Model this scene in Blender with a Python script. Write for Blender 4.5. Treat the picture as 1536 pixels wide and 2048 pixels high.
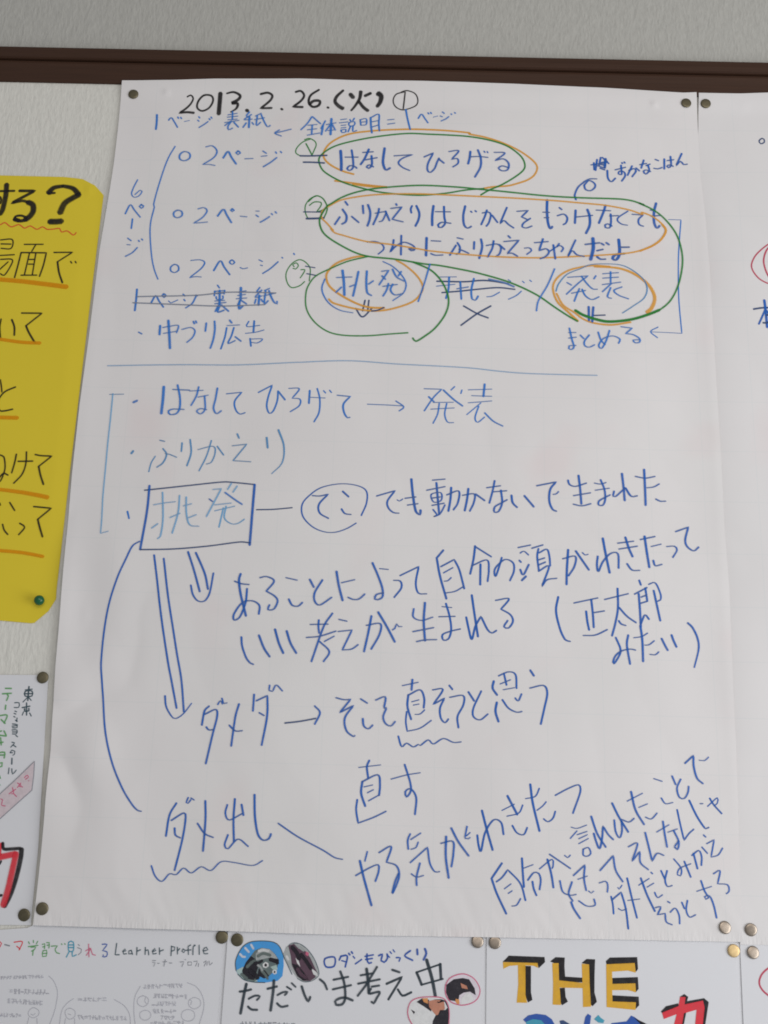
import bpy, bmesh, math, random, json
from mathutils import Vector, Matrix, noise
from mathutils.geometry import tessellate_polygon

for o in list(bpy.data.objects):
    bpy.data.objects.remove(o)
scene = bpy.context.scene
col = scene.collection

# ---------------------------------------------------------------- camera
cam_d = bpy.data.cameras.new('camera')
cam = bpy.data.objects.new('camera', cam_d)
col.objects.link(cam)
m = [[0.9996446, -0.0250367, 0.0091615, -0.002756], [0.0022893, -0.261756, -0.9651314, -0.997415], [0.0265618, 0.9648093, -0.2616057, 1.200928]]
cam.matrix_world = Matrix((m[0], m[1], m[2], (0, 0, 0, 1)))
cam_d.sensor_fit = 'VERTICAL'
cam_d.sensor_height = 36.0
cam_d.sensor_width = 27.0
cam_d.lens = 36.0 * 2200 / 2048
cam_d.clip_start = 0.01
cam_d.clip_end = 60
scene.camera = cam
scene.render.resolution_x = 768
scene.render.resolution_y = 1024

# ---------------------------------------------------------------- light (indoor, soft window light from the right)
world = bpy.data.worlds.new('World')
scene.world = world
world.use_nodes = True
world.node_tree.nodes['Background'].inputs[0].default_value = (0.93, 0.96, 1.0, 1)
world.node_tree.nodes['Background'].inputs[1].default_value = 0.29

def area(name, loc, target, sx, sy, power, color):
    d = bpy.data.lights.new(name, 'AREA')
    d.shape = 'RECTANGLE'; d.size = sx; d.size_y = sy; d.energy = power; d.color = color
    o = bpy.data.objects.new(name, d); col.objects.link(o)
    o.location = loc
    o.rotation_euler = (Vector(target) - Vector(loc)).to_track_quat('-Z', 'Y').to_euler()
    return o
area('window_light', (1.6, -0.95, 0.95), (0.1, 0, 1.45), 1.1, 1.3, 20.5, (0.97, 0.985, 1.0))
area('room_light', (0.5, -2.1, 2.0), (-0.1, 0, 1.6), 1.6, 1.0, 13, (1.0, 0.94, 0.88))

scene.view_settings.view_transform = 'Standard'
scene.view_settings.look = 'None'
scene.view_settings.exposure = 0.0
scene.view_settings.gamma = 1.0
scene.cycles.transparent_max_bounces = 24
scene.cycles.pixel_filter_type = 'BLACKMAN_HARRIS'
scene.cycles.filter_width = 1.8

# ---------------------------------------------------------------- helpers
def lin(c):
    c = c / 255
    return c / 12.92 if c <= 0.04045 else ((c + 0.055) / 1.055) ** 2.4

def new_mat(name):
    mt = bpy.data.materials.new(name); mt.use_nodes = True
    nt = mt.node_tree
    return mt, nt, nt.nodes['Principled BSDF']

def N(nt, t, **kw):
    n = nt.nodes.new(t)
    for k, v in kw.items():
        setattr(n, k, v)
    return n

def ramp(nt, src, p0, c0, p1, c1):
    r = N(nt, 'ShaderNodeValToRGB')
    r.color_ramp.elements[0].position = p0; r.color_ramp.elements[0].color = c0
    r.color_ramp.elements[1].position = p1; r.color_ramp.elements[1].color = c1
    nt.links.new(src, r.inputs[0]); return r

def mixc(nt, fac, a, b, mode='MIX'):
    n = N(nt, 'ShaderNodeMix', data_type='RGBA', blend_type=mode)
    for sock, v in ((n.inputs[0], fac), (n.inputs[6], a), (n.inputs[7], b)):
        if hasattr(v, 'links'): nt.links.new(v, sock)
        else: sock.default_value = v
    return n.outputs[2]

def noise_tex(nt, vec, scale, detail=3, rough=0.5):
    n = N(nt, 'ShaderNodeTexNoise')
    n.inputs['Scale'].default_value = scale; n.inputs['Detail'].default_value = detail
    n.inputs['Roughness'].default_value = rough
    nt.links.new(vec, n.inputs['Vector']); return n.outputs['Fac']

def paper_mat(name, rgb, grid=False, blot=0.0, rough=0.62, mottle=0.05):
    mt, nt, b = new_mat(name)
    tc = N(nt, 'ShaderNodeTexCoord').outputs['Object']
    n1 = noise_tex(nt, tc, 7, 4)
    base = (*rgb, 1); dk = (*[v * (1 - mottle) for v in rgb], 1)
    r = ramp(nt, n1, 0.3, dk, 0.7, base)
    c = r.outputs[0]
    if blot:   # faint marker bleed from the sheet behind
        n2 = noise_tex(nt, tc, 11, 1.5)
        r2 = ramp(nt, n2, 0.60, (0, 0, 0, 1), 0.74, (1, 1, 1, 1))
        mm = N(nt, 'ShaderNodeMath', operation='MULTIPLY'); mm.inputs[1].default_value = blot
        nt.links.new(r2.outputs[0], mm.inputs[0])
        c = mixc(nt, mm.outputs[0], c, (rgb[0] * 0.98, rgb[1] * 0.86, rgb[2] * 0.86, 1))
        n3 = noise_tex(nt, tc, 4.5, 1)
        r3 = ramp(nt, n3, 0.5, (0, 0, 0, 1), 0.75, (1, 1, 1, 1))
        m3 = N(nt, 'ShaderNodeMath', operation='MULTIPLY'); m3.inputs[1].default_value = blot
        nt.links.new(r3.outputs[0], m3.inputs[0])
        c = mixc(nt, m3.outputs[0], c, (rgb[0] * 0.93, rgb[1] * 0.97, rgb[2] * 0.95, 1))
    if grid:   # pale 5 cm section lines printed on the sheet
        sx = N(nt, 'ShaderNodeSeparateXYZ'); nt.links.new(tc, sx.inputs[0])
        outs = []
        for k in (0, 2):
            a = N(nt, 'ShaderNodeMath', operation='ADD'); a.inputs[1].default_value = 5.012
            nt.links.new(sx.outputs[k], a.inputs[0])
            d = N(nt, 'ShaderNodeMath', operation='MODULO'); d.inputs[1].default_value = 0.05
            nt.links.new(a.outputs[0], d.inputs[0])
            l = N(nt, 'ShaderNodeMath', operation='LESS_THAN'); l.inputs[1].default_value = 0.0008
            nt.links.new(d.outputs[0], l.inputs[0]); outs.append(l.outputs[0])
        mx = N(nt, 'ShaderNodeMath', operation='MAXIMUM')
        nt.links.new(outs[0], mx.inputs[0]); nt.links.new(outs[1], mx.inputs[1])
        m2 = N(nt, 'ShaderNodeMath', operation='MULTIPLY'); m2.inputs[1].default_value = 0.16
        nt.links.new(mx.outputs[0], m2.inputs[0])
        c = mixc(nt, m2.outputs[0], c, (rgb[0] * 0.72, rgb[1] * 0.84, rgb[2] * 0.86, 1))
    nt.links.new(c, b.inputs['Base Color'])
    b.inputs['Roughness'].default_value = rough
    b.inputs['Specular IOR Level'].default_value = 0.3
    fine = noise_tex(nt, tc, 900, 2)
    bp = N(nt, 'ShaderNodeBump'); bp.inputs['Strength'].default_value = 0.12; bp.inputs['Distance'].default_value = 0.0003
    nt.links.new(fine, bp.inputs['Height'])
    last = bp
    if grid:   # wallpaper relief pressed through along the foot of the sheet
        mp = N(nt, 'ShaderNodeMapping'); mp.inputs['Rotation'].default_value = (0, 0.5, 0); mp.inputs['Scale'].default_value = (1, 1, 0.22)
        nt.links.new(tc, mp.inputs['Vector'])
        rip = noise_tex(nt, mp.outputs[0], 420, 2)
        sz = N(nt, 'ShaderNodeSeparateXYZ'); nt.links.new(tc, sz.inputs[0])
        mr = N(nt, 'ShaderNodeMapRange'); nt.links.new(sz.outputs[2], mr.inputs[0])
        mr.inputs[1].default_value = -0.388; mr.inputs[2].default_value = -0.402; mr.inputs[3].default_value = 0.0; mr.inputs[4].default_value = 0.5
        bp2 = N(nt, 'ShaderNodeBump'); bp2.inputs['Distance'].default_value = 0.0012
        nt.links.new(mr.outputs[0], bp2.inputs['Strength']); nt.links.new(rip, bp2.inputs['Height'])
        nt.links.new(bp.outputs[0], bp2.inputs['Normal']); last = bp2
    nt.links.new(last.outputs[0], b.inputs['Normal'])
    return mt

def wallpaper_mat(name, rgb, tilt, strength):
    mt, nt, b = new_mat(name)
    tc = N(nt, 'ShaderNodeTexCoord').outputs['Object']
    mp = N(nt, 'ShaderNodeMapping'); mp.inputs['Rotation'].default_value = (0, tilt, 0)
    mp.inputs['Scale'].default_value = (1, 1, 0.34)
    nt.links.new(tc, mp.inputs['Vector'])
    h = noise_tex(nt, mp.outputs[0], 330, 3, 0.6)
    h2 = noise_tex(nt, mp.outputs[0], 110, 2, 0.5)
    ad = N(nt, 'ShaderNodeMath', operation='ADD'); nt.links.new(h, ad.inputs[0]); nt.links.new(h2, ad.inputs[1])
    r = ramp(nt, h, 0.3, (*[v * 0.9 for v in rgb], 1), 0.65, (*rgb, 1))
    nt.links.new(r.outputs[0], b.inputs['Base Color'])
    b.inputs['Roughness'].default_value = 0.75
    b.inputs['Specular IOR Level'].default_value = 0.25
    bp = N(nt, 'ShaderNodeBump'); bp.inputs['Strength'].default_value = strength; bp.inputs['Distance'].default_value = 0.0022
    nt.links.new(ad.outputs[0], bp.inputs['Height']); nt.links.new(bp.outputs[0], b.inputs['Normal'])
    return mt

def wood_mat(name, rgb):
    mt, nt, b = new_mat(name)
    tc = N(nt, 'ShaderNodeTexCoord').outputs['Object']
    mp = N(nt, 'ShaderNodeMapping'); mp.inputs['Scale'].default_value = (2.5, 60, 60)
    nt.links.new(tc, mp.inputs['Vector'])
    h = noise_tex(nt, mp.outputs[0], 6, 5, 0.65)
    r = ramp(nt, h, 0.3, (*[v * 0.85 for v in rgb], 1), 0.72, (*[v * 1.12 for v in rgb], 1))
    nt.links.new(r.outputs[0], b.inputs['Base Color'])
    b.inputs['Roughness'].default_value = 0.6
    b.inputs['Specular IOR Level'].default_value = 0.25
    bp = N(nt, 'ShaderNodeBump'); bp.inputs['Strength'].default_value = 0.4; bp.inputs['Distance'].default_value = 0.0004
    nt.links.new(h, bp.inputs['Height']); nt.links.new(bp.outputs[0], b.inputs['Normal'])
    return mt

def ink_mat():
    mt, nt, b = new_mat('marker_ink')
    at = N(nt, 'ShaderNodeAttribute', attribute_name='ink')
    tc = N(nt, 'ShaderNodeTexCoord').outputs['Object']
    nz = noise_tex(nt, tc, 260, 3)
    rr = ramp(nt, nz, 0.25, (0.78, 0.78, 0.78, 1), 0.6, (1, 1, 1, 1))
    dn = N(nt, 'ShaderNodeMath', operation='MULTIPLY')
    nt.links.new(at.outputs['Alpha'], dn.inputs[0]); nt.links.new(rr.outputs[0], dn.inputs[1])
    tint = mixc(nt, dn.outputs[0], (1, 1, 1, 1), mixc(nt, 0.5, at.outputs['Color'], (1, 1, 1, 1)))
    tr = N(nt, 'ShaderNodeBsdfTransparent'); nt.links.new(tint, tr.inputs[0])
    nt.links.new(at.outputs['Color'], b.inputs['Base Color'])
    b.inputs['Roughness'].default_value = 0.6
    b.inputs['Specular IOR Level'].default_value = 0.2
    fc = N(nt, 'ShaderNodeMath', operation='MULTIPLY'); fc.inputs[1].default_value = 0.84
    nt.links.new(dn.outputs[0], fc.inputs[0])
    mx = N(nt, 'ShaderNodeMixShader')
    nt.links.new(fc.outputs[0], mx.inputs[0]); nt.links.new(tr.outputs[0], mx.inputs[1]); nt.links.new(b.outputs[0], mx.inputs[2])
    nt.links.new(mx.outputs[0], nt.nodes['Material Output'].inputs['Surface'])
    return mt

def metal_mat(name, rgb, rough):
    mt, nt, b = new_mat(name)
    tc = N(nt, 'ShaderNodeTexCoord').outputs['Object']
    h = noise_tex(nt, tc, 350, 3)
    r = ramp(nt, h, 0.3, (*[v * 0.8 for v in rgb], 1), 0.7, (*rgb, 1))
    nt.links.new(r.outputs[0], b.inputs['Base Color'])
    b.inputs['Metallic'].default_value = 1.0
    b.inputs['Roughness'].default_value = rough
    return mt

MAT = dict(
    main=paper_mat('white_section_paper', (0.80, 0.772, 0.770), grid=True, blot=0.35),
    right=paper_mat('white_section_paper_right', (0.785, 0.762, 0.762), grid=True, blot=0.3),
    yellow=paper_mat('yellow_paper', (0.78, 0.61, 0.035), rough=0.7, mottle=0.04),
    small=paper_mat('copy_paper', (0.745, 0.745, 0.775), mottle=0.03),
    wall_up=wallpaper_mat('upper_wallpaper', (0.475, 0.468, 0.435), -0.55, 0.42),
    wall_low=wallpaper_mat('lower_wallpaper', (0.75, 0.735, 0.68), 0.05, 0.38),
    wood=wood_mat('dark_brown_wood', (0.050, 0.0225, 0.0125)),
    ink=ink_mat(),
    brass=metal_mat('aged_brass', (0.20, 0.175, 0.115), 0.5),
    brass_bright=metal_mat('bright_brass', (0.80, 0.60, 0.32), 0.55),
    brass_dull=metal_mat('silvery_brass', (0.40, 0.335, 0.275), 0.38),
    steel=metal_mat('steel', (0.6, 0.6, 0.6), 0.3),
)
gm, gnt, gb = new_mat('green_plastic')
gb.inputs['Base Color'].default_value = (0.008, 0.11, 0.045, 1); gb.inputs['Roughness'].default_value = 0.22
MAT['green'] = gm

def mesh_obj(name, verts, faces, mat, parent=None, loc=(0, 0, 0), smooth=False):
    me = bpy.data.meshes.new(name)
    me.from_pydata(verts, [], faces); me.update()
    if smooth:
        for p in me.polygons: p.use_smooth = True
    o = bpy.data.objects.new(name, me); col.objects.link(o)
    if mat: me.materials.append(mat)
    if parent: o.parent = parent
    o.location = loc
    return o

def tag(o, label=None, cat=None, group=None, kind=None):
    if label: o['label'] = label
    if cat: o['category'] = cat
    if group: o['group'] = group
    if kind: o['kind'] = kind
    return o

# ---------------------------------------------------------------- setting: wall above and below the rail
def slab(name, x0, x1, z0, z1, y_front, y_back, mat, parent=None, bevel=0.0):
    bm = bmesh.new()
    bmesh.ops.create_cube(bm, size=1)
    for v in bm.verts:
        v.co = Vector(((x0 + x1) / 2 + v.co.x * (x1 - x0), (y_front + y_back) / 2 + v.co.y * (y_back - y_front), (z0 + z1) / 2 + v.co.z * (z1 - z0)))
    if bevel:
        bmesh.ops.bevel(bm, geom=[e for e in bm.edges], offset=bevel, segments=2, affect='EDGES')
    me = bpy.data.meshes.new(name); bm.to_mesh(me); bm.free()
    o = bpy.data.objects.new(name, me); col.objects.link(o); me.materials.append(mat)
    if parent: o.parent = parent
    return o

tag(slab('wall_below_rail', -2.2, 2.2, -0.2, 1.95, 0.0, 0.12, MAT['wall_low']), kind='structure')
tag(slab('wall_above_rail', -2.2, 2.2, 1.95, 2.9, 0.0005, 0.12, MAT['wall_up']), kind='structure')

rail = bpy.data.objects.new('picture_rail', None); col.objects.link(rail); rail.location = (0, 0, 1.93)
tag(rail, 'dark brown wooden rail with a groove running along the wall above the papers', 'rail')
def rail_part(name, prof):
    vs = []; fs = []
    for x in (-2.2, 2.2):
        for (d, z) in prof: vs.append((x, -d, z))
    n = len(prof)
    for i in range(n):
        j = (i + 1) % n
        fs.append((i, j, n + j, n + i))
    fs.append(tuple(range(n))); fs.append(tuple(range(2 * n - 1, n - 1, -1)))
    o = mesh_obj(name, vs, fs, MAT['wood'], rail)
    bm = bmesh.new(); bm.from_mesh(o.data); bmesh.ops.recalc_face_normals(bm, faces=bm.faces); bm.to_mesh(o.data); bm.free()
rail_part('upper_moulding', [(-0.001, 0.0242), (0.0062, 0.0242), (0.0080, 0.0252), (0.0084, 0.0300), (0.0080, 0.0366), (0.0070, 0.0377), (-0.001, 0.0377)])
rail_part('lower_moulding', [(-0.001, -0.0008), (0.0018, -0.0008), (0.0026, 0.0004), (0.0036, 0.0120), (0.0048, 0.0200), (0.0044, 0.0226), (0.0026, 0.0240), (-0.001, 0.0240)])

# ---------------------------------------------------------------- sheets of paper
BASE = {'main': 0.0016, 'right': 0.0009, 'yellow': 0.0008, 'leftlow': 0.0007, 'profile': 0.0007, 'thinking': 0.0008, 'the': 0.0007, 'edge': 0.0006, 'backing': 0.0003}
ORG = {'main': (0, 1.5), 'right': (0.6, 1.5), 'yellow': (-0.4, 1.6), 'leftlow': (-0.4, 1.2), 'profile': (-0.25, 1.0), 'thinking': (-0.05, 1.0), 'the': (0.17, 1.0), 'edge': (0.4, 1.0), 'backing': (0, 1.0)}
EDGES = json.loads('{"main": {"l": [-2991, 4316, -2986, 3796, -2990, 3326, -3005, 2979, -3043, 2358, -3059, 1380, -3080, 701, -3081, -5, -3063, -924, -3052, -1391, -3045, -1802, -3016, -2467, -3000, -3151, -2999, -3484, -3006, -4013], "r": [3017, 4323, 3012, 3360, 3033, 2960, 3050, 2291, 3055, 1430, 3053, 1116, 3059, 403, 3054, -383, 3067, -905, 3053, -1731, 3047, -2393, 3011, -3772, 3007, -3987], "t": [-2991, 4316, -2440, 4333, -2021, 4362, -1129, 4384, -603, 4379, 184, 4386, 1096, 4378, 2016, 4353, 2538, 4330, 2881, 4314, 3017, 4323], "b": [-3006, -4013, -2015, -4014, -1419, -4014, -567, -4020, -240, -4019, 792, -4007, 1966, -3995, 2783, -3989, 3007, -3987]}, "right": {"l": [-2957, 4323, -2992, 3656, -3020, 3077, -3021, 1431, -3012, -92, -2989, -1955, -3008, -3773, -3005, -4008], "r": [1901, 4372, 1547, -3969], "t": [-2957, 4323, -2522, 4325, -2229, 4341, 1901, 4372], "b": [-3005, -4008, -2768, -4006, 1547, -3969]}, "yellow": {"l": [-2310, 2160, -1900, -2455], "r": [932, 1982, 903, -245, 880, -2112, 884, -2196], "t": [-2310, 2160, -150, 2180, 518, 2179, 699, 2161, 835, 2089, 932, 1982], "b": [-1900, -2455, 393, -2409, 702, -2428, 827, -2309, 884, -2196]}, "leftlow": {"l": [-1449, 1055, -1221, -1061], "r": [889, 1107, 919, 532, 949, -68, 963, -403, 963, -874, 966, -1015], "t": [-1449, 1055, 889, 1107], "b": [-1221, -1061, 966, -1015]}, "profile": {"l": [-1773, 904, -1583, -1228], "r": [1106, 1017, 1106, 253, 1105, -1225], "t": [-1773, 904, -794, 940, -532, 965, -503, 1010, 1106, 1017], "b": [-1583, -1228, 1105, -1225]}, "thinking": {"l": [-849, 1019, -860, 254, -895, -1224], "r": [1297, 1028, 1305, 312, 1321, -1199], "t": [-849, 1019, 1297, 1028], "b": [-895, -1224, 1321, -1199]}, "the": {"l": [-850, 1029, -855, 313, -855, -1199], "r": [1240, 1046, 1245, 879, 1261, 382, 1270, -1176], "t": [-850, 1029, 1240, 1046], "b": [-855, -1199, 1270, -1176]}, "backing": {"l": [-1679, 1021, -1715, -1235], "r": [3084, 1037, 3111, -1156], "t": [-1679, 1021, 3084, 1037], "b": [-1715, -1235, 3111, -1156]}, "edge": {"l": [-1005, 1043, -1006, 880, -1012, 382, -994, -1175], "r": [1154, 1045, 1172, -1151], "t": [-1005, 1043, 1154, 1045], "b": [-994, -1175, 1172, -1151]}}')

def fbm(x, z, s, seed):
    return noise.noise(Vector((x * s + seed, z * s * 1.0, seed * 1.7)))

def smooth(a, b, t):
    t = max(0.0, min(1.0, (t - a) / (b - a))); return t * t * (3 - 2 * t)

DENTS = [(-0.2517, 1.9184), (0.2573, 1.9172), (0.3503, 1.9178), (-0.3220, 1.8041)]

def height(s, x, z):
    """distance of the sheet's face from the wall at world x, z (metres)"""
    h = BASE[s]
    if s in ('main', 'right'):
        fold = noise.noise(Vector((x * 9 + 3.1, z * 2.2, 5)))            # soft vertical waves
        inner = smooth(0.0, 0.14, 0.3 - abs(x)) if s == 'main' else smooth(0.0, 0.14, abs(x - 0.32))
        h += 0.0016 * inner * (0.3 + 0.65 * smooth(1.09, 1.2, z)) * (0.75 + fold + 0.5 * fbm(x, z, 14, 2.3)) * smooth(0, 0.05, 1.93 - z)
        h += 0.0009 * abs(fbm(x + 0.3 * z, z * 0.6, 15, 7.7))
        # telegraphed wallpaper ripples and crumple near the foot of the sheet
        foot = 1 - smooth(1.095, 1.17, z)
        h += foot * 0.00035 * noise.noise(Vector((x * 120 + z * 60, z * 35, 1)))
        cr = 1 - smooth(1.10, 1.38, z)
        h += cr * 0.0026 * (1 - smooth(-0.15, 0.05, x) * 0.7) * noise.voronoi(Vector((x * 13, z * 10 + x * 5, 4)))[0][0]
        h += 0.0016 * smooth(1.905, 1.93, z)                             # rides up over the foot of the rail
        h += 0.0004
        if s == 'main':
            xr = 0.3 - x; xl = x + 0.3
            mid = smooth(1.13, 1.28, z) * (1 - smooth(1.76, 1.90, z))
            h += 0.0014 * mid * math.exp(-max(0, xr) / 0.016)             # curled right edge
            h += 0.0010 * smooth(1.2, 1.3, z) * (1 - smooth(1.8, 1.9, z)) * math.exp(-max(0, xl) / 0.02)
            h += 0.0002
        else:
            mid = smooth(1.13, 1.28, z) * (1 - smooth(1.76, 1.90, z))
            h += 0.0034 * smooth(1.11, 1.3, z) * (1 - smooth(1.80, 1.92, z)) * (1 - math.exp(-max(0, x - 0.299) / 0.022))
        if s == 'main':
            lf = (1 - smooth(-0.29, -0.19, x)) * smooth(1.13, 1.22, z) * (1 - smooth(1.42, 1.55, z))
            h += lf * 0.0045 * abs(noise.noise(Vector((x * 17 + z * 8, z * 11 - x * 9, 9.5))))
        for (dx, dz) in DENTS:
            r2 = ((x - dx) ** 2 + (z - dz) ** 2) / (0.0022 ** 2)
            if r2 < 12: h += 0.0020 * math.exp(-r2)
    elif s == 'yellow':
        h += 0.0005 * fbm(x, z, 6, 1.1) + 0.0016 * math.exp(-abs(x + 0.325 - (z - 1.38) * 0.0) / 0.06) * smooth(1.4, 1.5, z) * (1 - smooth(1.7, 1.8, z))
        r2 = ((x + 0.3220) ** 2 + (z - 1.8041) ** 2) / (0.0026 ** 2)
        if r2 < 12: h += 0.0020 * math.exp(-r2)
    elif s != 'backing':
        h += 0.0004 * fbm(x, z, 9, 3.3 + len(s)) + 0.0004
        if s == 'leftlow':
            h += 0.0012 * smooth(1.12, 1.2, z) * (1 - smooth(1.22, 1.3, z))
    return h

def poly_eval(pts, t):
    n = len(pts)
    d = [0.0]
    for i in range(1, n):
        d.append(d[-1] + math.dist(pts[i], pts[i - 1]))
    L = t * d[-1]
    for i in range(1, n):
        if L <= d[i] or i == n - 1:
            f = (L - d[i - 1]) / max(1e-9, d[i] - d[i - 1])
            f = min(1, max(0, f))
            return (pts[i - 1][0] + (pts[i][0] - pts[i - 1][0]) * f, pts[i - 1][1] + (pts[i][1] - pts[i - 1][1]) * f)

def make_sheet(s, name, mat, nu, nv):
    ox, oz = ORG[s]
    E = {}
    for k, v in EDGES[s].items():
        E[k] = [(ox + v[i] / 10000, oz + v[i + 1] / 10000) for i in range(0, len(v), 2)]
    T = [poly_eval(E['t'], i / nu) for i in range(nu + 1)]
    B = [poly_eval(E['b'], i / nu) for i in range(nu + 1)]
    Lf = [poly_eval(E['l'], j / nv) for j in range(nv + 1)]
    Rt = [poly_eval(E['r'], j / nv) for j in range(nv + 1)]
    Lf[0] = T[0]; Rt[0] = T[-1]; Lf[-1] = B[0]; Rt[-1] = B[-1]
    vs = []
    for j in range(nv + 1):
        v = j / nv
        for i in range(nu + 1):
            u = i / nu
            q = []
            for c in (0, 1):
                a = (1 - v) * T[i][c] + v * B[i][c] + (1 - u) * Lf[j][c] + u * Rt[j][c]
                a -= (1 - u) * (1 - v) * T[0][c] + u * (1 - v) * T[-1][c] + (1 - u) * v * B[0][c] + u * v * B[-1][c]
                q.append(a)
            vs.append((q[0] - ox, -height(s, q[0], q[1]), q[1] - oz))
    fs = []
    for j in range(nv):
        for i in range(nu):
            a = j * (nu + 1) + i
            fs.append((a, a + nu + 1, a + nu + 2, a + 1))
    # paper thickness: a back face and a rim
    n0 = len(vs); th = 0.00018
    rim = [i for i in range(nu + 1)] + [j * (nu + 1) + nu for j in range(1, nv + 1)] + \
          [nv * (nu + 1) + i for i in range(nu - 1, -1, -1)] + [j * (nu + 1) for j in range(nv - 1, 0, -1)]
    n = len(rim)
    for r in rim: vs.append(vs[r])
    for r in rim:
        x, y, z = vs[r]; vs.append((x, y + th, z))
    for i in range(n):
        j = (i + 1) % n
        fs.append((n0 + i, n0 + j, n0 + n + j, n0 + n + i))
    o = mesh_obj(name, vs, fs, mat, None, (ox, 0, oz), smooth=True)
    return o

SHEET = {}
SHEET['right'] = tag(make_sheet('right', 'paper_sheet', MAT['right'], 110, 190),
    'second large white sheet to the right, cut by the picture edge, with a red ellipse', 'paper sheet')
SHEET['main'] = tag(make_sheet('main', 'paper_sheet', MAT['main'], 200, 280),
    'large white sheet in the middle covered with blue handwriting and orange and green loops', 'paper sheet')
SHEET['yellow'] = tag(make_sheet('yellow', 'poster', MAT['yellow'], 90, 90),
    'yellow poster with rounded corners, black writing and orange underlines', 'poster')
SHEET['leftlow'] = tag(make_sheet('leftlow', 'poster', MAT['small'], 60, 60),
    'white poster below the yellow one with green vertical writing and a thick red character', 'poster')
SHEET['backing'] = tag(make_sheet('backing', 'filler_sheet', MAT['small'], 30, 12),  # added sheet behind the posters, keeps the gaps between them light
    'added white backing paper showing as narrow strips between the bottom posters', 'backing paper')
SHEET['profile'] = tag(make_sheet('profile', 'poster', MAT['small'], 60, 40),
    'white poster at bottom left headed Learner profile with faint pencil bubbles', 'poster')
SHEET['thinking'] = tag(make_sheet('thinking', 'poster', MAT['small'], 60, 40),
    'white poster at bottom centre with cut-out photographs and dark grey heading', 'poster')
SHEET['the'] = tag(make_sheet('the', 'poster', MAT['small'], 60, 40),
    'white poster at bottom right with THE painted in yellow and black', 'poster')
SHEET['edge'] = tag(make_sheet('edge', 'poster', MAT['small'], 50, 40),
    'white poster in the bottom right corner with a pink ring, cut by the picture edge', 'poster')

# ---------------------------------------------------------------- ink and paint on the sheets
COL = dict(K=(30, 28, 30), C=(44, 106, 176), L=(104, 148, 182), S=(72, 124, 166), B=(28, 84, 158), N=(50, 68, 104),
           G=(112, 118, 132), E=(40, 114, 50), O=(234, 140, 60), R=(165, 62, 82), Q=(196, 82, 48), A=(236, 128, 10),
           D=(58, 76, 84), F=(88, 140, 88), H=(124, 126, 132), I=(178, 92, 118), J=(196, 52, 62), U=(62, 136, 158),
           V=(42, 76, 146), g=(158, 158, 164), w=(222, 226, 228), d=(44, 54, 62), Y=(212, 146, 46), b=(62, 134, 202),
           k=(38, 36, 42), a=(146, 150, 150), n=(82, 62, 74), m=(92, 102, 100), e=(200, 182, 198), f=(168, 116, 96),
           t=(190, 132, 84), y=(150, 168, 164), p=(180, 168, 172))
REF = lin(180)
def albedo(c):
    return tuple(min(0.85, lin(v) / REF * 0.76) for v in COL[c])
HGREY = (0.10, 0.11, 0.15)

def catmull(pts, step):
    # pts: list of (x, z); duplicates mark sharp corners
    runs = []; cur = [pts[0]]
    for p in pts[1:]:
        if p == cur[-1]:
            if len(cur) > 1: runs.append(cur)
            cur = [p]
        else: cur.append(p)
    if len(cur) > 1: runs.append(cur)
    out = []
    for r in runs:
        closed = r[0] == r[-1] and len(r) > 3
        n = len(r)
        for i in range(n - 1):
            p1 = r[i]; p2 = r[i + 1]
            p0 = r[i - 1] if i > 0 else (r[-2] if closed else (2 * p1[0] - p2[0], 2 * p1[1] - p2[1]))
            p3 = r[i + 2] if i + 2 < n else (r[1] if closed else (2 * p2[0] - p1[0], 2 * p2[1] - p1[1]))
            d = math.dist(p1, p2)
            k = max(1, int(d / step))
            for j in range(k):
                t = j / k; t2 = t * t; t3 = t2 * t
                # tension lowered when neighbouring spans are much longer, to stop overshoot
                m1 = [(p2[c] - p0[c]) * 0.5 for c in (0, 1)]; m2 = [(p3[c] - p1[c]) * 0.5 for c in (0, 1)]
                for mv in (m1, m2):
                    l = math.hypot(*mv)
                    if l > d * 1.15:
                        mv[0] *= d * 1.15 / l; mv[1] *= d * 1.15 / l
                out.append(tuple((2 * t3 - 3 * t2 + 1) * p1[c] + (t3 - 2 * t2 + t) * m1[c] + (-2 * t3 + 3 * t2) * p2[c] + (t3 - t2) * m2[c] for c in (0, 1)))
        out.append(r[-1])
    res = [out[0]]
    for p in out[1:]:
        if math.dist(p, res[-1]) > 1e-5: res.append(p)
    return res

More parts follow.
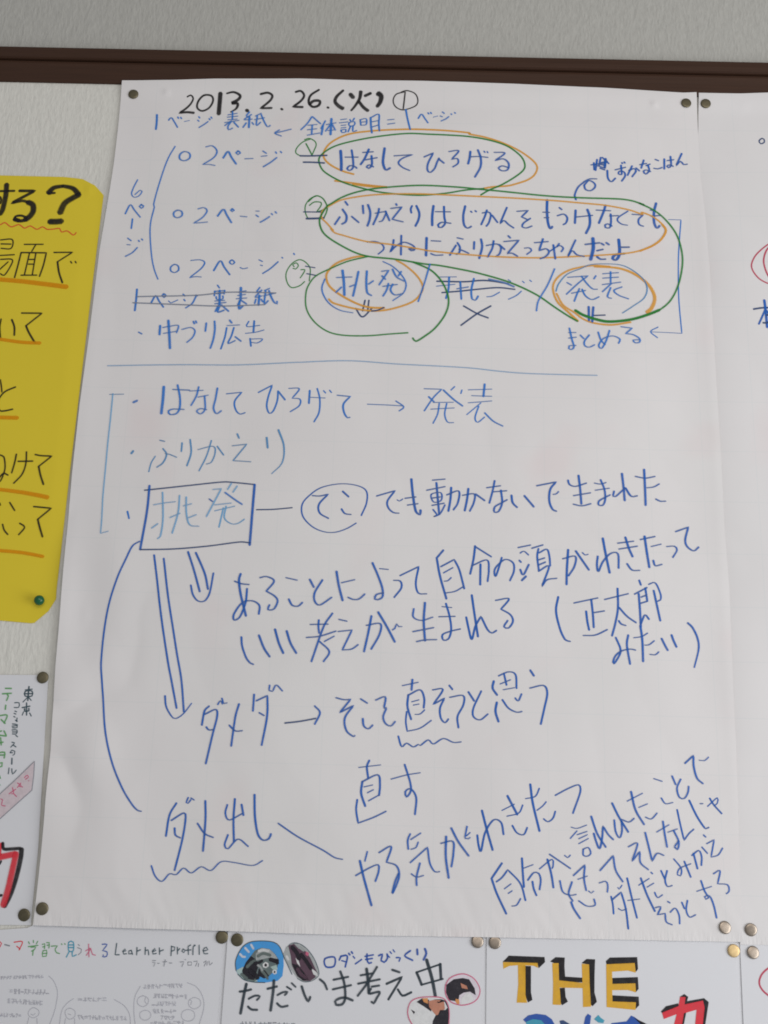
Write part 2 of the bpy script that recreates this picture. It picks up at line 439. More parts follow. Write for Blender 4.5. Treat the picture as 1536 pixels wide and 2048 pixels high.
rnd = random.Random(11)
class Ink:
    def __init__(self, s):
        self.s = s; self.v = []; self.f = []; self.c = []; self.o = ORG[s]; self.k = 0
    def add_v(self, x, z, lift, rgb, a):
        self.v.append((x - self.o[0], -(height(self.s, x, z) + lift), z - self.o[1]))
        self.c.append((rgb[0], rgb[1], rgb[2], a))
    def stroke(self, pts, w0, w1, ck, k):
        rgb0 = albedo(ck)
        pts = [(self.o[0] + p[0] / 10000, self.o[1] + p[1] / 10000) for p in pts]
        if len(pts) == 1: pts.append((pts[0][0] + 0.0004, pts[0][1]))
        c = catmull(pts, 0.0016)
        if len(c) < 2: return
        n = len(c)
        lift = 0.00016 + 0.000006 * k
        # tangents
        tan = []
        for i in range(n):
            a = c[max(0, i - 1)]; b = c[min(n - 1, i + 1)]
            l = math.dist(a, b) or 1e-9
            tan.append(((b[0] - a[0]) / l, (b[1] - a[1]) / l))
        L = sum(math.dist(c[i], c[i + 1]) for i in range(n - 1))
        ext = min(w0, w1) * 0.35
        rows = []
        rows.append(((c[0][0] - tan[0][0] * ext, c[0][1] - tan[0][1] * ext), tan[0], w0 * 0.5, 0.7))
        press = rnd.uniform(0.9, 1.0)
        for i in range(n):
            t = i / (n - 1)
            w = w0 + (w1 - w0) * t
            dens = press * (1.0 - 0.10 * t)
            rows.append((c[i], tan[i], w, dens))
        rows.append(((c[-1][0] + tan[-1][0] * ext, c[-1][1] + tan[-1][1] * ext), tan[-1], w1 * 0.4, 0.5))
        base = len(self.v)
        blue = ck in 'CBSL'
        for (p, tg, w, dens) in rows:
            if blue:   # chisel nib: uprights broad, crossbars thin and greyer
                vert = abs(tg[1])
                w = w * (0.68 + 0.42 * vert)
                g = 0.55 * (1 - vert)
                lum = sum(rgb0) / 3
                rgb = tuple(rgb0[q] * (1 - g) + (lum * (0.85, 0.95, 1.2)[q]) * g for q in range(3))
            else:
                rgb = rgb0
            nx, nz = -tg[1], tg[0]
            hw = w / 2
            for off, al in ((1.12, 0.0), (0.62, 1.0), (-0.62, 1.0), (-1.12, 0.0)):
                self.add_v(p[0] + nx * hw * off, p[1] + nz * hw * off, lift, rgb, al * dens)
        for i in range(len(rows) - 1):
            for q in range(3):
                a = base + i * 4 + q
                self.f.append((a, a + 1, a + 5, a + 4))
    def poly(self, pts, ck, k):
        rgb = albedo(ck)
        pts = [(self.o[0] + p[0] / 10000, self.o[1] + p[1] / 10000) for p in pts]
        lift = 0.00016 + 0.000006 * k
        base = len(self.v)
        for p in pts: self.add_v(p[0], p[1], lift, rgb, 1.0)
        for t in tessellate_polygon([[Vector((p[0], p[1], 0)) for p in pts]]):
            self.f.append(tuple(base + i for i in t))
        # feathered rim
        n = len(pts); cx = sum(p[0] for p in pts) / n; cz = sum(p[1] for p in pts) / n
        area2 = sum(pts[i][0] * pts[(i + 1) % n][1] - pts[(i + 1) % n][0] * pts[i][1] for i in range(n))
        sg = 1 if area2 > 0 else -1
        b2 = len(self.v)
        for i in range(n):
            a = pts[i - 1]; b = pts[(i + 1) % n]
            l = math.dist(a, b) or 1e-9
            nx, nz = (b[1] - a[1]) / l * sg, -(b[0] - a[0]) / l * sg
            self.add_v(pts[i][0] + nx * 0.0004, pts[i][1] + nz * 0.0004, lift, rgb, 0.0)
        for i in range(n):
            j = (i + 1) % n
            self.f.append((base + i, base + j, b2 + j, b2 + i))
    def build(self, name):
        o = mesh_obj(name, self.v, self.f, MAT['ink'], SHEET[self.s], smooth=True)
        ca = o.data.color_attributes.new('ink', 'FLOAT_COLOR', 'POINT')
        ca.data.foreach_set('color', [x for c in self.c for x in c])
        # every face looks out of the wall
        bm = bmesh.new(); bm.from_mesh(o.data); bm.normal_update()
        fl = [f for f in bm.faces if f.normal.y > 0]
        if fl: bmesh.ops.reverse_faces(bm, faces=fl)
        bm.to_mesh(o.data); bm.free()
        return o

DATA = """
#main handwritten_date K
183,317,:-2294 4139 -2258 4159 -2231 4125 -2251 4062 -2300 3998 -2362 3945 -2362 3945 -2284 3957 -2209 3952
240,240,:-2121 4162 -2175 4095 -2182 4017 -2129 3979 -2057 4020 -2022 4107 -2046 4161 -2121 4162
494,494,:-1950 4190 -1952 4077 -1953 3945
212,423,:-1884 4189 -1811 4206 -1743 4169 -1762 4121 -1823 4080
421,175,:-1823 4080 -1764 4074 -1774 4016 -1830 3971
420,420,:-1665 4000 -1653 3986
282,282,:-1530 4190 -1456 4207 -1407 4177 -1424 4122 -1521 4025 -1521 4025 -1406 4031
280,280,:-1306 4023 -1292 4012
254,310,:-1165 4222 -1111 4235 -1074 4185 -1106 4122 -1184 4050 -1184 4050 -1082 4049
247,353,:-921 4252 -1006 4187 -1023 4108 -980 4055 -920 4072 -908 4122 -970 4125 -1019 4082
280,280,:-825 4052 -814 4045
282,494,:-668 4251 -734 4178 -749 4120 -709 4069 -660 4038
493,493,:-592 4208 -561 4172
352,352,:-381 4226 -441 4193
423,247,:-484 4247 -495 4161 -540 4073 -578 4018
351,421,:-501 4129 -451 4060 -402 4019
634,423,:-306 4228 -271 4194 -279 4127 -309 4074
#main circled_number K
147,147,:-34 4246 -115 4217 -144 4146 -119 4076 -50 4037 31 4056 98 4097 113 4160 82 4230 -1 4263 -62 4245
169,169,:-21 4246 -28 4157 -37 4050
#main handwritten_line C
224,224,:-2593 3918 -2588 3828 -2590 3743
179,179,:-2466 3854 -2441 3886 -2403 3832 -2367 3771
179,179,:-2374 3895 -2365 3878
179,179,:-2344 3893 -2333 3876
112,112,:-2302 3843 -2249 3859
179,179,:-2158 3908 -2146 3893
179,179,:-2166 3866 -2151 3854
178,178,:-2146 3780 -2097 3817 -2057 3853
179,179,:-2048 3888 -2038 3873
179,179,:-2030 3907 -2020 3892
179,179,:-1855 3936 -1761 3957
179,179,:-1860 3908 -1752 3923
179,179,:-1851 3877 -1757 3887
178,178,:-1883 3842 -1736 3872
179,179,:-1810 3979 -1806 3878
178,178,:-1816 3863 -1880 3807
178,178,:-1816 3855 -1846 3800 -1837 3757 -1797 3778
195,195,:-1788 3848 -1737 3790
179,179,:-1633 3976 -1664 3928 -1627 3917
179,179,:-1611 3945 -1682 3881 -1599 3891
223,223,:-1630 3914 -1629 3787
178,178,:-1659 3843 -1690 3788
178,178,:-1599 3849 -1581 3825
179,179,:-1510 3963 -1569 3928
179,179,:-1549 3931 -1552 3815 -1511 3855
179,179,:-1574 3884 -1474 3910
179,179,:-1510 3948 -1478 3871 -1437 3802 -1408 3819
#main left_arrow C
178,178,:-1190 3778 -1356 3727
178,178,:-1310 3767 -1356 3727 -1286 3694
#main handwritten_line C
179,179,:-982 3933 -1025 3851 -1089 3772
179,179,:-975 3933 -925 3885 -887 3850
178,178,:-1018 3828 -924 3841
178,178,:-1022 3774 -925 3789
177,177,:-1019 3710 -892 3739
178,178,:-974 3829 -975 3721
178,178,:-840 3887 -881 3793
223,223,:-862 3832 -874 3719
178,178,:-829 3841 -729 3866
251,251,:-778 3915 -780 3722
178,178,:-782 3850 -833 3763
178,178,:-769 3850 -732 3778
178,178,:-809 3772 -750 3781
178,178,:-683 3906 -622 3916
178,178,:-695 3867 -607 3880
178,178,:-676 3837 -626 3843
178,178,:-675 3806 -625 3815
178,178,:-674 3783 -664 3752 -624 3761 -625 3792 -674 3780
178,178,:-588 3909 -574 3886
179,179,:-541 3925 -557 3894
178,178,:-594 3870 -588 3831 -541 3840 -537 3882 -594 3870
178,178,:-576 3832 -601 3762
178,178,:-552 3832 -550 3767 -512 3779
178,178,:-480 3908 -471 3842
178,178,:-480 3908 -419 3921 -417 3851 -471 3842
178,178,:-475 3877 -418 3885
223,223,:-373 3937 -366 3837 -354 3752
195,195,:-366 3938 -290 3978 -286 3870 -278 3777
178,178,:-362 3883 -290 3901
178,178,:-356 3822 -289 3847
178,178,:-196 3911 -129 3920
178,178,:-195 3860 -121 3874
196,196,:-10 4040 11 3924 40 3801
178,178,:121 3934 154 3989 189 3936 223 3883
179,179,:221 4007 230 3991
179,179,:248 4012 257 3997
112,112,:276 3954 323 3970
179,179,:370 4021 391 4003
179,179,:348 3971 371 3961
178,178,:358 3909 405 3934 438 3965
179,179,:461 4000 467 3991
179,179,:497 4017 506 4007
#main bracket_line C
144,144,:-2375 3548 -2432 3417 -2473 3265 -2521 3023 -2542 2874 -2533 2845 -2555 2682 -2551 2536 -2514 2290 -2476 2147 -2431 2041
#main handwritten_line C
142,142,:-2729 3153 -2763 3062 -2777 2987 -2747 2951 -2702 2967 -2672 3020 -2692 3034 -2743 2981
172,172,:-2821 2761 -2779 2864 -2735 2810 -2666 2726
189,189,:-2667 2871 -2685 2848 -2664 2827 -2642 2852 -2667 2871
172,172,:-2743 2707 -2744 2648 -2746 2597
170,170,:-2773 2489 -2735 2461
170,170,:-2773 2417 -2740 2415
169,169,:-2778 2286 -2713 2328 -2666 2387
170,170,:-2662 2467 -2651 2453
170,170,:-2632 2484 -2620 2470
#main handwritten_line C
198,198,:-2276 3490 -2318 3454 -2315 3402 -2268 3383 -2217 3415 -2221 3471 -2276 3490
177,177,:-2059 3552 -1993 3566 -1941 3506 -1970 3429 -2076 3347 -2076 3347 -2011 3349 -1950 3338
220,220,:-1872 3427 -1827 3504 -1790 3441 -1734 3359
220,220,:-1724 3511 -1743 3489 -1722 3467 -1700 3489 -1724 3511
176,176,:-1648 3422 -1564 3427
176,176,:-1468 3515 -1430 3488
176,176,:-1482 3453 -1422 3461
197,197,:-1454 3333 -1384 3383 -1320 3441
176,176,:-1337 3506 -1326 3489
176,176,:-1287 3513 -1274 3497
#main handwritten_line C
194,194,:-2292 2814 -2330 2788 -2324 2744 -2286 2728 -2244 2756 -2251 2800 -2292 2814
172,172,:-2089 2834 -2030 2850 -1995 2814 -2036 2739 -2121 2672 -2121 2672 -2045 2680 -1982 2689
215,215,:-1885 2758 -1831 2836 -1794 2775 -1740 2688
215,215,:-1741 2844 -1755 2827 -1739 2812 -1723 2828 -1741 2844
172,172,:-1655 2764 -1588 2758
172,172,:-1500 2824 -1467 2824
172,172,:-1497 2779 -1470 2759
193,193,:-1450 2698 -1402 2729 -1358 2764
172,172,:-1342 2798 -1329 2784
172,172,:-1304 2820 -1290 2802
#main handwritten_line C
189,189,:-2279 2210 -2315 2180 -2311 2137 -2272 2120 -2235 2146 -2241 2192 -2279 2210
169,169,:-2120 2257 -2029 2266 -1980 2239 -2009 2173 -2119 2068 -2119 2068 -2061 2081 -2003 2078
210,210,:-1884 2151 -1826 2260 -1783 2194 -1721 2109
190,190,:-1710 2274 -1732 2248 -1707 2224 -1681 2246 -1710 2274
168,168,:-1622 2190 -1593 2177 -1548 2188
169,169,:-1439 2280 -1402 2261
168,168,:-1421 2221 -1400 2215
189,189,:-1393 2129 -1320 2184 -1246 2260
169,169,:-1211 2309 -1201 2300
169,169,:-1095 2355 -1086 2341
#main struck_line C
208,208,:-2631 1930 -2630 1817 -2633 1697
197,197,:-2479 1785 -2440 1864 -2403 1808 -2353 1742
208,208,:-2362 1886 -2378 1863 -2355 1846 -2337 1866 -2362 1886
135,135,:-2309 1811 -2286 1790 -2217 1824
177,177,:-2170 1888 -2150 1868
176,176,:-2158 1831 -2144 1815
177,177,:-2040 1867 -2073 1789 -2134 1739
177,177,:-2043 1881 -2024 1872
177,177,:-1835 1992 -1813 1962
208,208,:-1862 1924 -1760 1935
177,177,:-1856 1928 -1859 1876
177,177,:-1760 1938 -1764 1898
208,208,:-1835 1900 -1771 1909
177,177,:-1839 1868 -1831 1837 -1773 1845 -1775 1878
207,207,:-1847 1791 -1739 1808
176,176,:-1849 1820 -1753 1830
234,234,:-1809 1936 -1802 1795
176,176,:-1802 1795 -1841 1707
233,233,:-1795 1782 -1815 1704 -1752 1724
207,207,:-1782 1779 -1707 1714
260,260,:-1600 1970 -1596 1843
177,177,:-1629 1920 -1546 1936
177,177,:-1627 1884 -1550 1898
176,176,:-1638 1849 -1535 1859
176,176,:-1592 1843 -1621 1786
233,233,:-1604 1829 -1605 1741 -1569 1773
207,207,:-1585 1829 -1534 1795
177,177,:-1412 1975 -1442 1924 -1404 1933
177,177,:-1391 1947 -1452 1868 -1384 1884
234,234,:-1412 1890 -1415 1784
176,176,:-1444 1847 -1454 1801
176,176,:-1392 1848 -1375 1820
177,177,:-1315 1966 -1365 1941
187,187,:-1352 1941 -1358 1800 -1321 1833
177,177,:-1369 1884 -1260 1915
208,208,:-1320 1942 -1290 1865 -1255 1809 -1232 1799 -1234 1827
#main strike_mark G
135,135,:-2624 1848 -2427 1858 -2221 1867 -1989 1882 -1758 1915 -1513 1921 -1248 1917
135,135,:-2659 1781 -2213 1774 -1826 1767 -1466 1783 -1351 1790
#main handwritten_line C
184,184,:-2575 1468 -2541 1450
231,231,:-2369 1543 -2368 1446
164,164,:-2342 1523 -2273 1539 -2190 1548 -2203 1471
154,154,:-2331 1461 -2192 1489
257,257,:-2293 1601 -2272 1448 -2254 1304
164,164,:-2152 1507 -2067 1530 -2023 1496 -2040 1427 -2094 1370
185,185,:-2046 1596 -2034 1570
185,185,:-2023 1601 -2013 1580
185,185,:-1917 1583 -1921 1492
195,195,:-1838 1605 -1829 1515 -1838 1404 -1860 1314
206,206,:-1690 1619 -1667 1589
154,154,:-1712 1560 -1589 1570
180,180,:-1715 1539 -1727 1435 -1758 1310
185,185,:-1644 1541 -1664 1450 -1691 1371 -1623 1403
204,204,:-1626 1444 -1565 1397
154,154,:-1501 1610 -1517 1554 -1390 1568
206,206,:-1448 1615 -1449 1490
154,154,:-1526 1481 -1424 1495 -1346 1519
184,184,:-1478 1427 -1464 1345
153,153,:-1471 1421 -1356 1423 -1402 1381 -1462 1386
#main orange_loop O
218,218,:-526 3268 -641 3303 -763 3368 -833 3442 -839 3526 -767 3635 -602 3731 -361 3775 -11 3803 326 3800 663 3773 641 3762 816 3728 991 3671 1165 3584 1298 3481 1348 3403 1323 3315 1256 3253 1149 3206 1043 3173 897 3157 804 3137
217,217,:-716 3189 -529 3166 -369 3145 -183 3127
271,271,:-529 3156 -369 3134 -182 3124
#main green_loop E
194,194,:772 3062 858 3119 990 3187 1123 3280 1204 3357 1223 3418 1191 3508 1098 3597 991 3656 830 3702 641 3731 453 3742 232 3750 -10 3753 -359 3698 -626 3630 -771 3566 -874 3472 -885 3395 -827 3291 -636 3176 -394 3099 -194 3060 138 3038 402 3067 587 3106 685 3122 804 3134
#main circled_number E
133,133,:-986 3666 -1065 3628 -1122 3557 -1128 3500 -1078 3465
133,133,:-1046 3657 -997 3673 -940 3642 -923 3597 -940 3539 -958 3487
166,166,:-1029 3611 -991 3538 -958 3472
#main circled_number E
130,130,:-888 3009 -956 2974 -1002 2895 -996 2806 -965 2741
162,162,:-974 2940 -927 2991 -888 3009 -827 2977 -781 2889 -786 2823 -808 2761
140,140,:-962 2896 -914 2936 -845 2932 -848 2888 -889 2820 -889 2820 -831 2844 -783 2878
#main circled_number E
125,125,:-971 2050 -1020 2002 -1097 1980 -1145 2038 -1159 2138 -1109 2239 -1034 2287 -967 2257 -922 2187 -926 2058
126,126,:-1082 2208 -1099 2228 -1064 2252 -1041 2220 -1068 2183 -1094 2190
126,126,:-1015 2177 -974 2178 -994 2128 -1018 2087
#main number_bars N
198,198,:-1083 3467 -957 3470 -807 3479
197,197,:-1046 3394 -944 3396 -829 3390
#main number_bars N
140,140,:-1018 2822 -830 2822
241,241,:-985 2746 -906 2748 -808 2756
#main number_bars N
126,126,:-972 2217 -874 2202
136,136,:-955 2136 -850 2117
#main handwritten_line B
303,303,:-669 3538 -658 3416 -654 3310
220,220,:-620 3463 -486 3466
220,220,:-556 3548 -538 3434 -535 3344 -567 3310 -595 3330 -569 3365 -522 3359 -495 3337
220,220,:-441 3521 -334 3531
242,242,:-379 3560 -418 3453 -459 3380
219,219,:-411 3435 -292 3463
220,220,:-350 3485 -343 3379 -375 3337 -398 3355 -369 3378 -326 3356
275,275,:-218 3576 -230 3412 -201 3325 -155 3346
198,198,:-118 3488 69 3507 69 3507 -31 3462 -72 3408 -28 3356 46 3321
#main handwritten_line B
209,209,:190 3483 283 3531 283 3531 231 3408 226 3333 253 3303 299 3350 324 3426 344 3472
219,219,:337 3464 395 3415
198,198,:443 3550 543 3560 471 3460 471 3460 531 3469 538 3416 485 3372
242,242,:663 3556 656 3480 641 3411
198,198,:656 3492 750 3500 844 3492
231,231,:740 3576 770 3482 766 3376 711 3262
165,165,:803 3564 813 3549
165,165,:835 3560 843 3547
209,209,:908 3554 1017 3549 917 3459 917 3459 1004 3481 1057 3429 1044 3356 984 3344 953 3374 990 3400 1057 3381
#main orange_loop O
181,181,:-708 2619 -776 2698 -829 2755 -834 2814 -809 2859 -758 2897 -629 2974 -392 3025 -167 3045 137 3053 858 3041 1439 3023 1782 2998 2045 2975 2281 2929 2411 2881 2394 2910 2498 2868 2587 2797 2633 2718 2593 2622 2498 2540 2366 2479 2235 2446 1974 2418 1726 2400 1325 2373 999 2372 608 2391 217 2424 214 2428 -114 2481 -376 2511 -614 2570 -693 2594 -735 2637
267,214,:2602 2776 2636 2711 2586 2615 2498 2540 2366 2474
#main green_loop E
195,195,:1728 1696 1639 1750 1512 1838 1321 1974 1063 2095 805 2173 610 2218 350 2262 217 2273 -84 2320 -345 2345 -503 2392 -703 2502 -805 2587 -848 2688 -843 2769 -784 2889 -746 2919 -630 3004 -473 3068 -262 3113 136 3150 534 3142 765 3124 911 3114 1440 3071 1783 3057 2179 3052 2311 3034 2428 2992 2371 3013 2513 2942 2628 2842 2727 2698 2773 2554 2787 2367 2742 2137 2656 1951 2536 1836 2406 1776 2251 1724 2058 1698 1893 1728 1765 1774 1709 1815
310,310,:1708 1812 1791 1761 1956 1706 2071 1698 2251 1724 2406 1776 2536 1836
#main handwritten_line B
216,216,:-601 2953 -573 2912
236,236,:-625 2863 -582 2791 -587 2724 -625 2694
214,214,:-648 2774 -697 2685
214,214,:-529 2785 -455 2720
215,215,:-421 2913 -412 2821
237,237,:-369 2922 -344 2841 -348 2752 -368 2683
182,182,:-293 2827 -188 2845 -194 2800 -219 2744 -251 2733
215,215,:-255 2880 -267 2813 -310 2699
215,215,:-189 2852 -146 2746
215,215,:-85 2936 -77 2919
204,204,:-137 2883 -25 2901 -25 2901 -120 2763 -120 2763 -81 2752 -8 2735
215,215,:78 2918 64 2881 72 2837
247,247,:120 2919 151 2839 145 2765 115 2691
269,269,:294 2923 283 2812 284 2702
215,215,:315 2857 467 2861
226,226,:400 2919 405 2801 415 2735 383 2687 350 2686 343 2711 382 2741 472 2733
247,247,:615 2932 596 2820 606 2718 639 2684 678 2705
215,215,:671 2874 683 2864
215,215,:716 2882 729 2871
215,215,:789 2859 849 2871 875 2842 855 2753 829 2712
215,215,:835 2893 816 2826 777 2727
214,214,:888 2835 943 2756
215,215,:1037 2927 1000 2831 967 2742 967 2742 1007 2779 1052 2736 1105 2698
215,215,:1139 2886 1251 2899 1251 2899 1184 2825 1184 2825 1250 2793
214,214,:1274 2811 1204 2755 1190 2715 1229 2701 1289 2725
270,270,:1446 3027 1442 2901 1451 2768 1472 2702 1495 2726
215,215,:1402 2885 1468 2884
214,214,:1414 2823 1460 2825
215,215,:1567 2941 1593 2919
214,214,:1546 2849 1612 2868 1647 2825 1630 2766 1604 2750
247,247,:1732 2915 1722 2768
214,214,:1737 2839 1902 2861
269,269,:1850 2926 1871 2853 1870 2750 1831 2658
215,215,:1940 2921 2085 2917
248,248,:2036 2978 2012 2900 1963 2774
214,214,:2074 2858 2162 2864
214,214,:2084 2880 2086 2799 2070 2726 2027 2729 2024 2754 2055 2769 2093 2745
183,183,:2259 2917 2162 2845 2151 2808 2192 2770 2251 2759
204,204,:2301 2883 2412 2878 2412 2878 2365 2828 2369 2770 2412 2752
269,269,:2549 3017 2523 2913 2521 2796 2545 2735 2575 2763
214,214,:2491 2868 2583 2878
215,215,:2487 2937 2520 2932
#main handwritten_line B
180,180,:-363 2504 -284 2513 -212 2479 -197 2428 -250 2373
213,213,:-24 2585 -23 2368
212,212,:-99 2535 -107 2467 -131 2397 -131 2397 -80 2460 -3 2508 63 2493 109 2461 110 2426 77 2418 55 2435 83 2450
264,264,:64 2436 103 2437
265,265,:231 2565 228 2364
212,212,:278 2532 372 2530
211,211,:276 2390 319 2373 397 2378
212,212,:539 2573 597 2560
212,212,:540 2519 566 2469 559 2408 530 2389
212,212,:527 2490 465 2377
211,211,:558 2447 608 2427 654 2404
212,212,:709 2534 706 2451
233,233,:777 2565 788 2475 759 2349
212,212,:830 2495 934 2515 976 2480 963 2407 928 2377
212,212,:904 2550 889 2463 843 2368
212,212,:960 2508 1015 2455
213,213,:1049 2608 1072 2584
212,212,:1006 2543 1157 2561 1157 2561 1038 2409 1038 2409 1084 2417 1143 2383
180,180,:1212 2475 1260 2480 1282 2451 1234 2407
212,212,:1313 2539 1451 2557
212,212,:1399 2585 1358 2453 1358 2453 1430 2477 1458 2441 1422 2390 1368 2364
180,180,:1469 2453 1561 2516 1602 2488 1580 2449
212,212,:1502 2522 1520 2368
212,212,:1541 2506 1561 2538
202,202,:1725 2581 1644 2395 1644 2395 1690 2462 1735 2419 1809 2400
265,265,:1822 2534 1966 2555
345,345,:1900 2605 1900 2489 1871 2365
238,238,:1982 2549 2008 2532
238,238,:2032 2557 2060 2536
264,264,:1936 2468 1997 2484
264,264,:1934 2403 1968 2375 2020 2376
318,318,:2157 2597 2163 2481 2151 2408 2120 2369 2090 2385 2119 2426 2211 2442
291,291,:2165 2510 2260 2515
#main bracket_arrow C
128,128,:2667 2836 2792 2835 2792 2835 2754 2481 2738 2194 2733 1939 2746 1593 2746 1593 2591 1598 2444 1601
144,144,:2516 1654 2441 1603 2507 1540
#main handwritten_note B
208,208,:1899 3440 2053 3469
208,208,:1929 3466 1931 3383
208,208,:1963 3505 1944 3376
209,209,:2001 3529 1982 3437
208,208,:1952 3436 2045 3405
274,274,:1983 3452 2046 3439
208,208,:2000 3468 2067 3488
274,274,:2050 3515 2039 3416
246,246,:1992 3404 2038 3386
209,209,:2017 3529 2082 3459
218,218,:2064 3379 2068 3289 2101 3249 2144 3291
207,207,:2144 3388 2252 3421
208,208,:2206 3443 2209 3337 2176 3344 2190 3374 2233 3368 2245 3323 2207 3259
208,208,:2215 3473 2222 3463
208,208,:2239 3481 2247 3469
207,207,:2284 3384 2338 3408 2357 3379 2315 3314
208,208,:2319 3438 2269 3328
208,208,:2358 3416 2393 3384
208,208,:2399 3455 2469 3472
208,208,:2441 3509 2411 3415
208,208,:2463 3446 2504 3465
208,208,:2482 3450 2493 3390 2455 3348 2434 3381 2464 3396 2506 3379
208,208,:2559 3521 2593 3508
208,208,:2542 3418 2584 3413 2627 3431
208,208,:2653 3530 2648 3413
208,208,:2681 3512 2749 3524
209,209,:2717 3562 2719 3456 2691 3429 2676 3447 2706 3463 2741 3446
209,209,:2834 3598 2770 3454 2770 3454 2817 3507 2846 3471 2885 3475
#main pointer_line B
205,205,:1738 3034 1726 3086 1761 3176 1824 3240
206,206,:1828 3208 1875 3257 1930 3225 1933 3180 1886 3140 1836 3155 1824 3205
206,206,:1822 3240 1882 3275 1955 3278
#main orange_loop O
232,232,:-174 1783 -328 1788 -458 1830 -616 1917 -723 2007 -759 2105 -736 2177 -655 2262 -501 2327 -384 2351
207,207,:-724 1865 -677 1824 -482 1773 -275 1750 -96 1776 95 1851 177 1937 202 2027 141 2142 22 2254 -70 2309
#main blue_oval C
157,157,:-771 2083 -797 1990 -777 1906 -715 1816 -610 1749 -480 1724
155,155,N:-301 1747 -237 1758 -176 1790
158,158,:-200 2291 -108 2243 -28 2167 26 2082 34 2012 3 1940 -92 1864
#main green_loop E
158,158,:-345 2345 -551 2282 -730 2192 -857 2117 -918 2037 -952 1930 -941 1761 -861 1623 -729 1523 -574 1485 -344 1484 -128 1506 66 1525
200,200,:99 2292 283 2203 401 2063 458 1895 431 1740 331 1584 217 1484 144 1438 113 1471
#main handwritten_word C
199,199,:-655 2101 -504 2112
262,262,:-600 2181 -582 2053 -571 1911
197,197,:-656 1940 -603 1998
231,231,:-441 2173 -459 2056 -486 1904
198,198,:-522 2005 -475 2027
231,231,:-357 2182 -359 2058 -346 1945 -303 1915
198,198,:-336 2038 -289 2077
199,199,:-210 2183 -139 2195 -139 2195 -232 2033
199,199,:-206 2133 -169 2095
210,210,:-103 2208 -59 2123 16 2079
199,199,:-15 2184 -43 2135
198,198,:-193 2017 -51 2041
198,198,:-139 2050 -155 1978 -190 1911
198,198,:-96 2044 -117 1979 -74 1927 9 1943
#main slash_mark C
168,168,:269 2274 220 2073 159 1859
168,168,:1512 2259 1438 2076 1346 1904 1326 1795
#main down_arrow N
186,186,:-366 1863 -387 1747
186,186,:-328 1864 -337 1746
186,186,:-456 1773 -386 1684 -296 1778
#main struck_word C
157,157,:358 2134 533 2141
188,188,N:339 2087 611 2090 779 2109 895 2104 1050 2080
156,156,:337 2033 520 2059
177,177,N:392 1964 573 1986 740 2011 947 2035 1115 2022
209,209,:461 2136 456 2008 432 1902
209,209,:572 2089 584 1898
208,208,:540 2010 653 2034
209,209,:708 2128 682 2000 692 1901 722 1891 751 1938
156,156,:837 1933 889 1941 962 1986
261,261,:856 2125 999 2093 1105 2050
155,155,:1050 1913 1127 1955 1179 2005
136,136,:1048 2125 1074 2106
136,136,:1190 2112 1208 2095
136,136,:1262 2127 1280 2111
#main cross_mark N
186,186,:606 1826 742 1748 851 1706
186,186,:876 1835 742 1748 582 1618
#main handwritten_word C
188,188,:1640 2170 1841 2188 1841 2188 1749 2112 1624 1985
188,188,:1632 2112 1677 2085
188,188,:1776 2184 1826 2107 1883 2047 1931 2043
188,188,:1919 2190 1898 2156
187,187,:1676 1997 1814 2029
187,187,:1754 2048 1727 1984 1700 1910
187,187,:1780 2042 1810 1972 1874 1931 1945 1961
188,188,:1988 2213 2144 2229
188,188,:1987 2165 2142 2179
188,188,:1981 2094 2163 2125
189,189,:2066 2237 2063 2120
188,188,:2069 2106 1979 2016
187,187,:2062 2063 2027 1963 2067 1947
187,187,:2174 2073 2093 2033 2137 1983 2235 1945
#main orange_loop O
257,180,:1734 1697 1640 1792 1539 1895 1495 2013 1503 2106 1569 2193 1687 2260 1882 2301 2064 2295
208,208,:1527 1990 1590 1868 1704 1786 1777 1726 1879 1682 2057 1663 2250 1696
184,420,:1906 2290 2139 2279 2293 2225 2419 2129 2480 2031 2494 1947 2460 1855 2407 1802
#main blue_oval S
146,146,:1521 2014 1548 2093 1634 2202 1778 2270 1854 2307 1971 2322 2166 2315 2294 2254 2394 2157 2423 2058 2387 1958 2281 1871 2170 1791
#main down_arrow B
238,238,:1841 1853 1840 1703
238,238,:1886 1850 1871 1690
154,154,N:1889 1760 2001 1766
#main handwritten_line C
184,184,:1640 1573 1710 1575
184,184,:1639 1514 1712 1525
184,184,:1647 1621 1671 1494 1688 1426 1669 1395 1637 1401 1642 1431 1708 1437
184,184,:1752 1547 1786 1511
184,184,:1840 1551 1791 1483 1794 1435 1835 1420 1889 1447
184,184,:1927 1583 1951 1501 1990 1450
184,184,:2039 1603 2001 1489 1955 1409 1928 1439 1974 1513 2067 1545 2138 1513 2122 1468
185,185,:2152 1645 2261 1633 2261 1633 2195 1574 2195 1574 2271 1564 2330 1525 2328 1487 2287 1479 2267 1506 2327 1513
#main rule_line L
162,162,:-2847 1108 -2212 1134 -1562 1146 -996 1183 -980 1183 -493 1217 -6 1194 643 1176 967 1146 1209 1130 1532 1126 1904 1125
#main long_bracket L
130,130,S:-2800 811 -2664 818
130,130,:-2769 820 -2769 556 -2771 319 -2769 86 -2768 -145 -2766 -243 -2756 -438 -2754 -574 -2754 -574 -2683 -552
#main handwritten_line C
274,274,:-2563 736 -2528 754
276,276,:-2283 905 -2281 773 -2285 627
200,200,:-2192 878 -2030 874
201,201,:-2151 926 -2118 794 -2113 688 -2141 631 -2201 621 -2218 655 -2177 676 -2069 676
150,150,:-2030 865 -1898 875
180,180,:-1944 910 -1961 815 -2006 717
150,150,:-1945 804 -1846 827
180,180,:-1881 817 -1868 681 -1908 634 -1947 662 -1912 688 -1852 678
190,190,:-1762 901 -1774 786 -1787 697 -1756 641 -1710 671
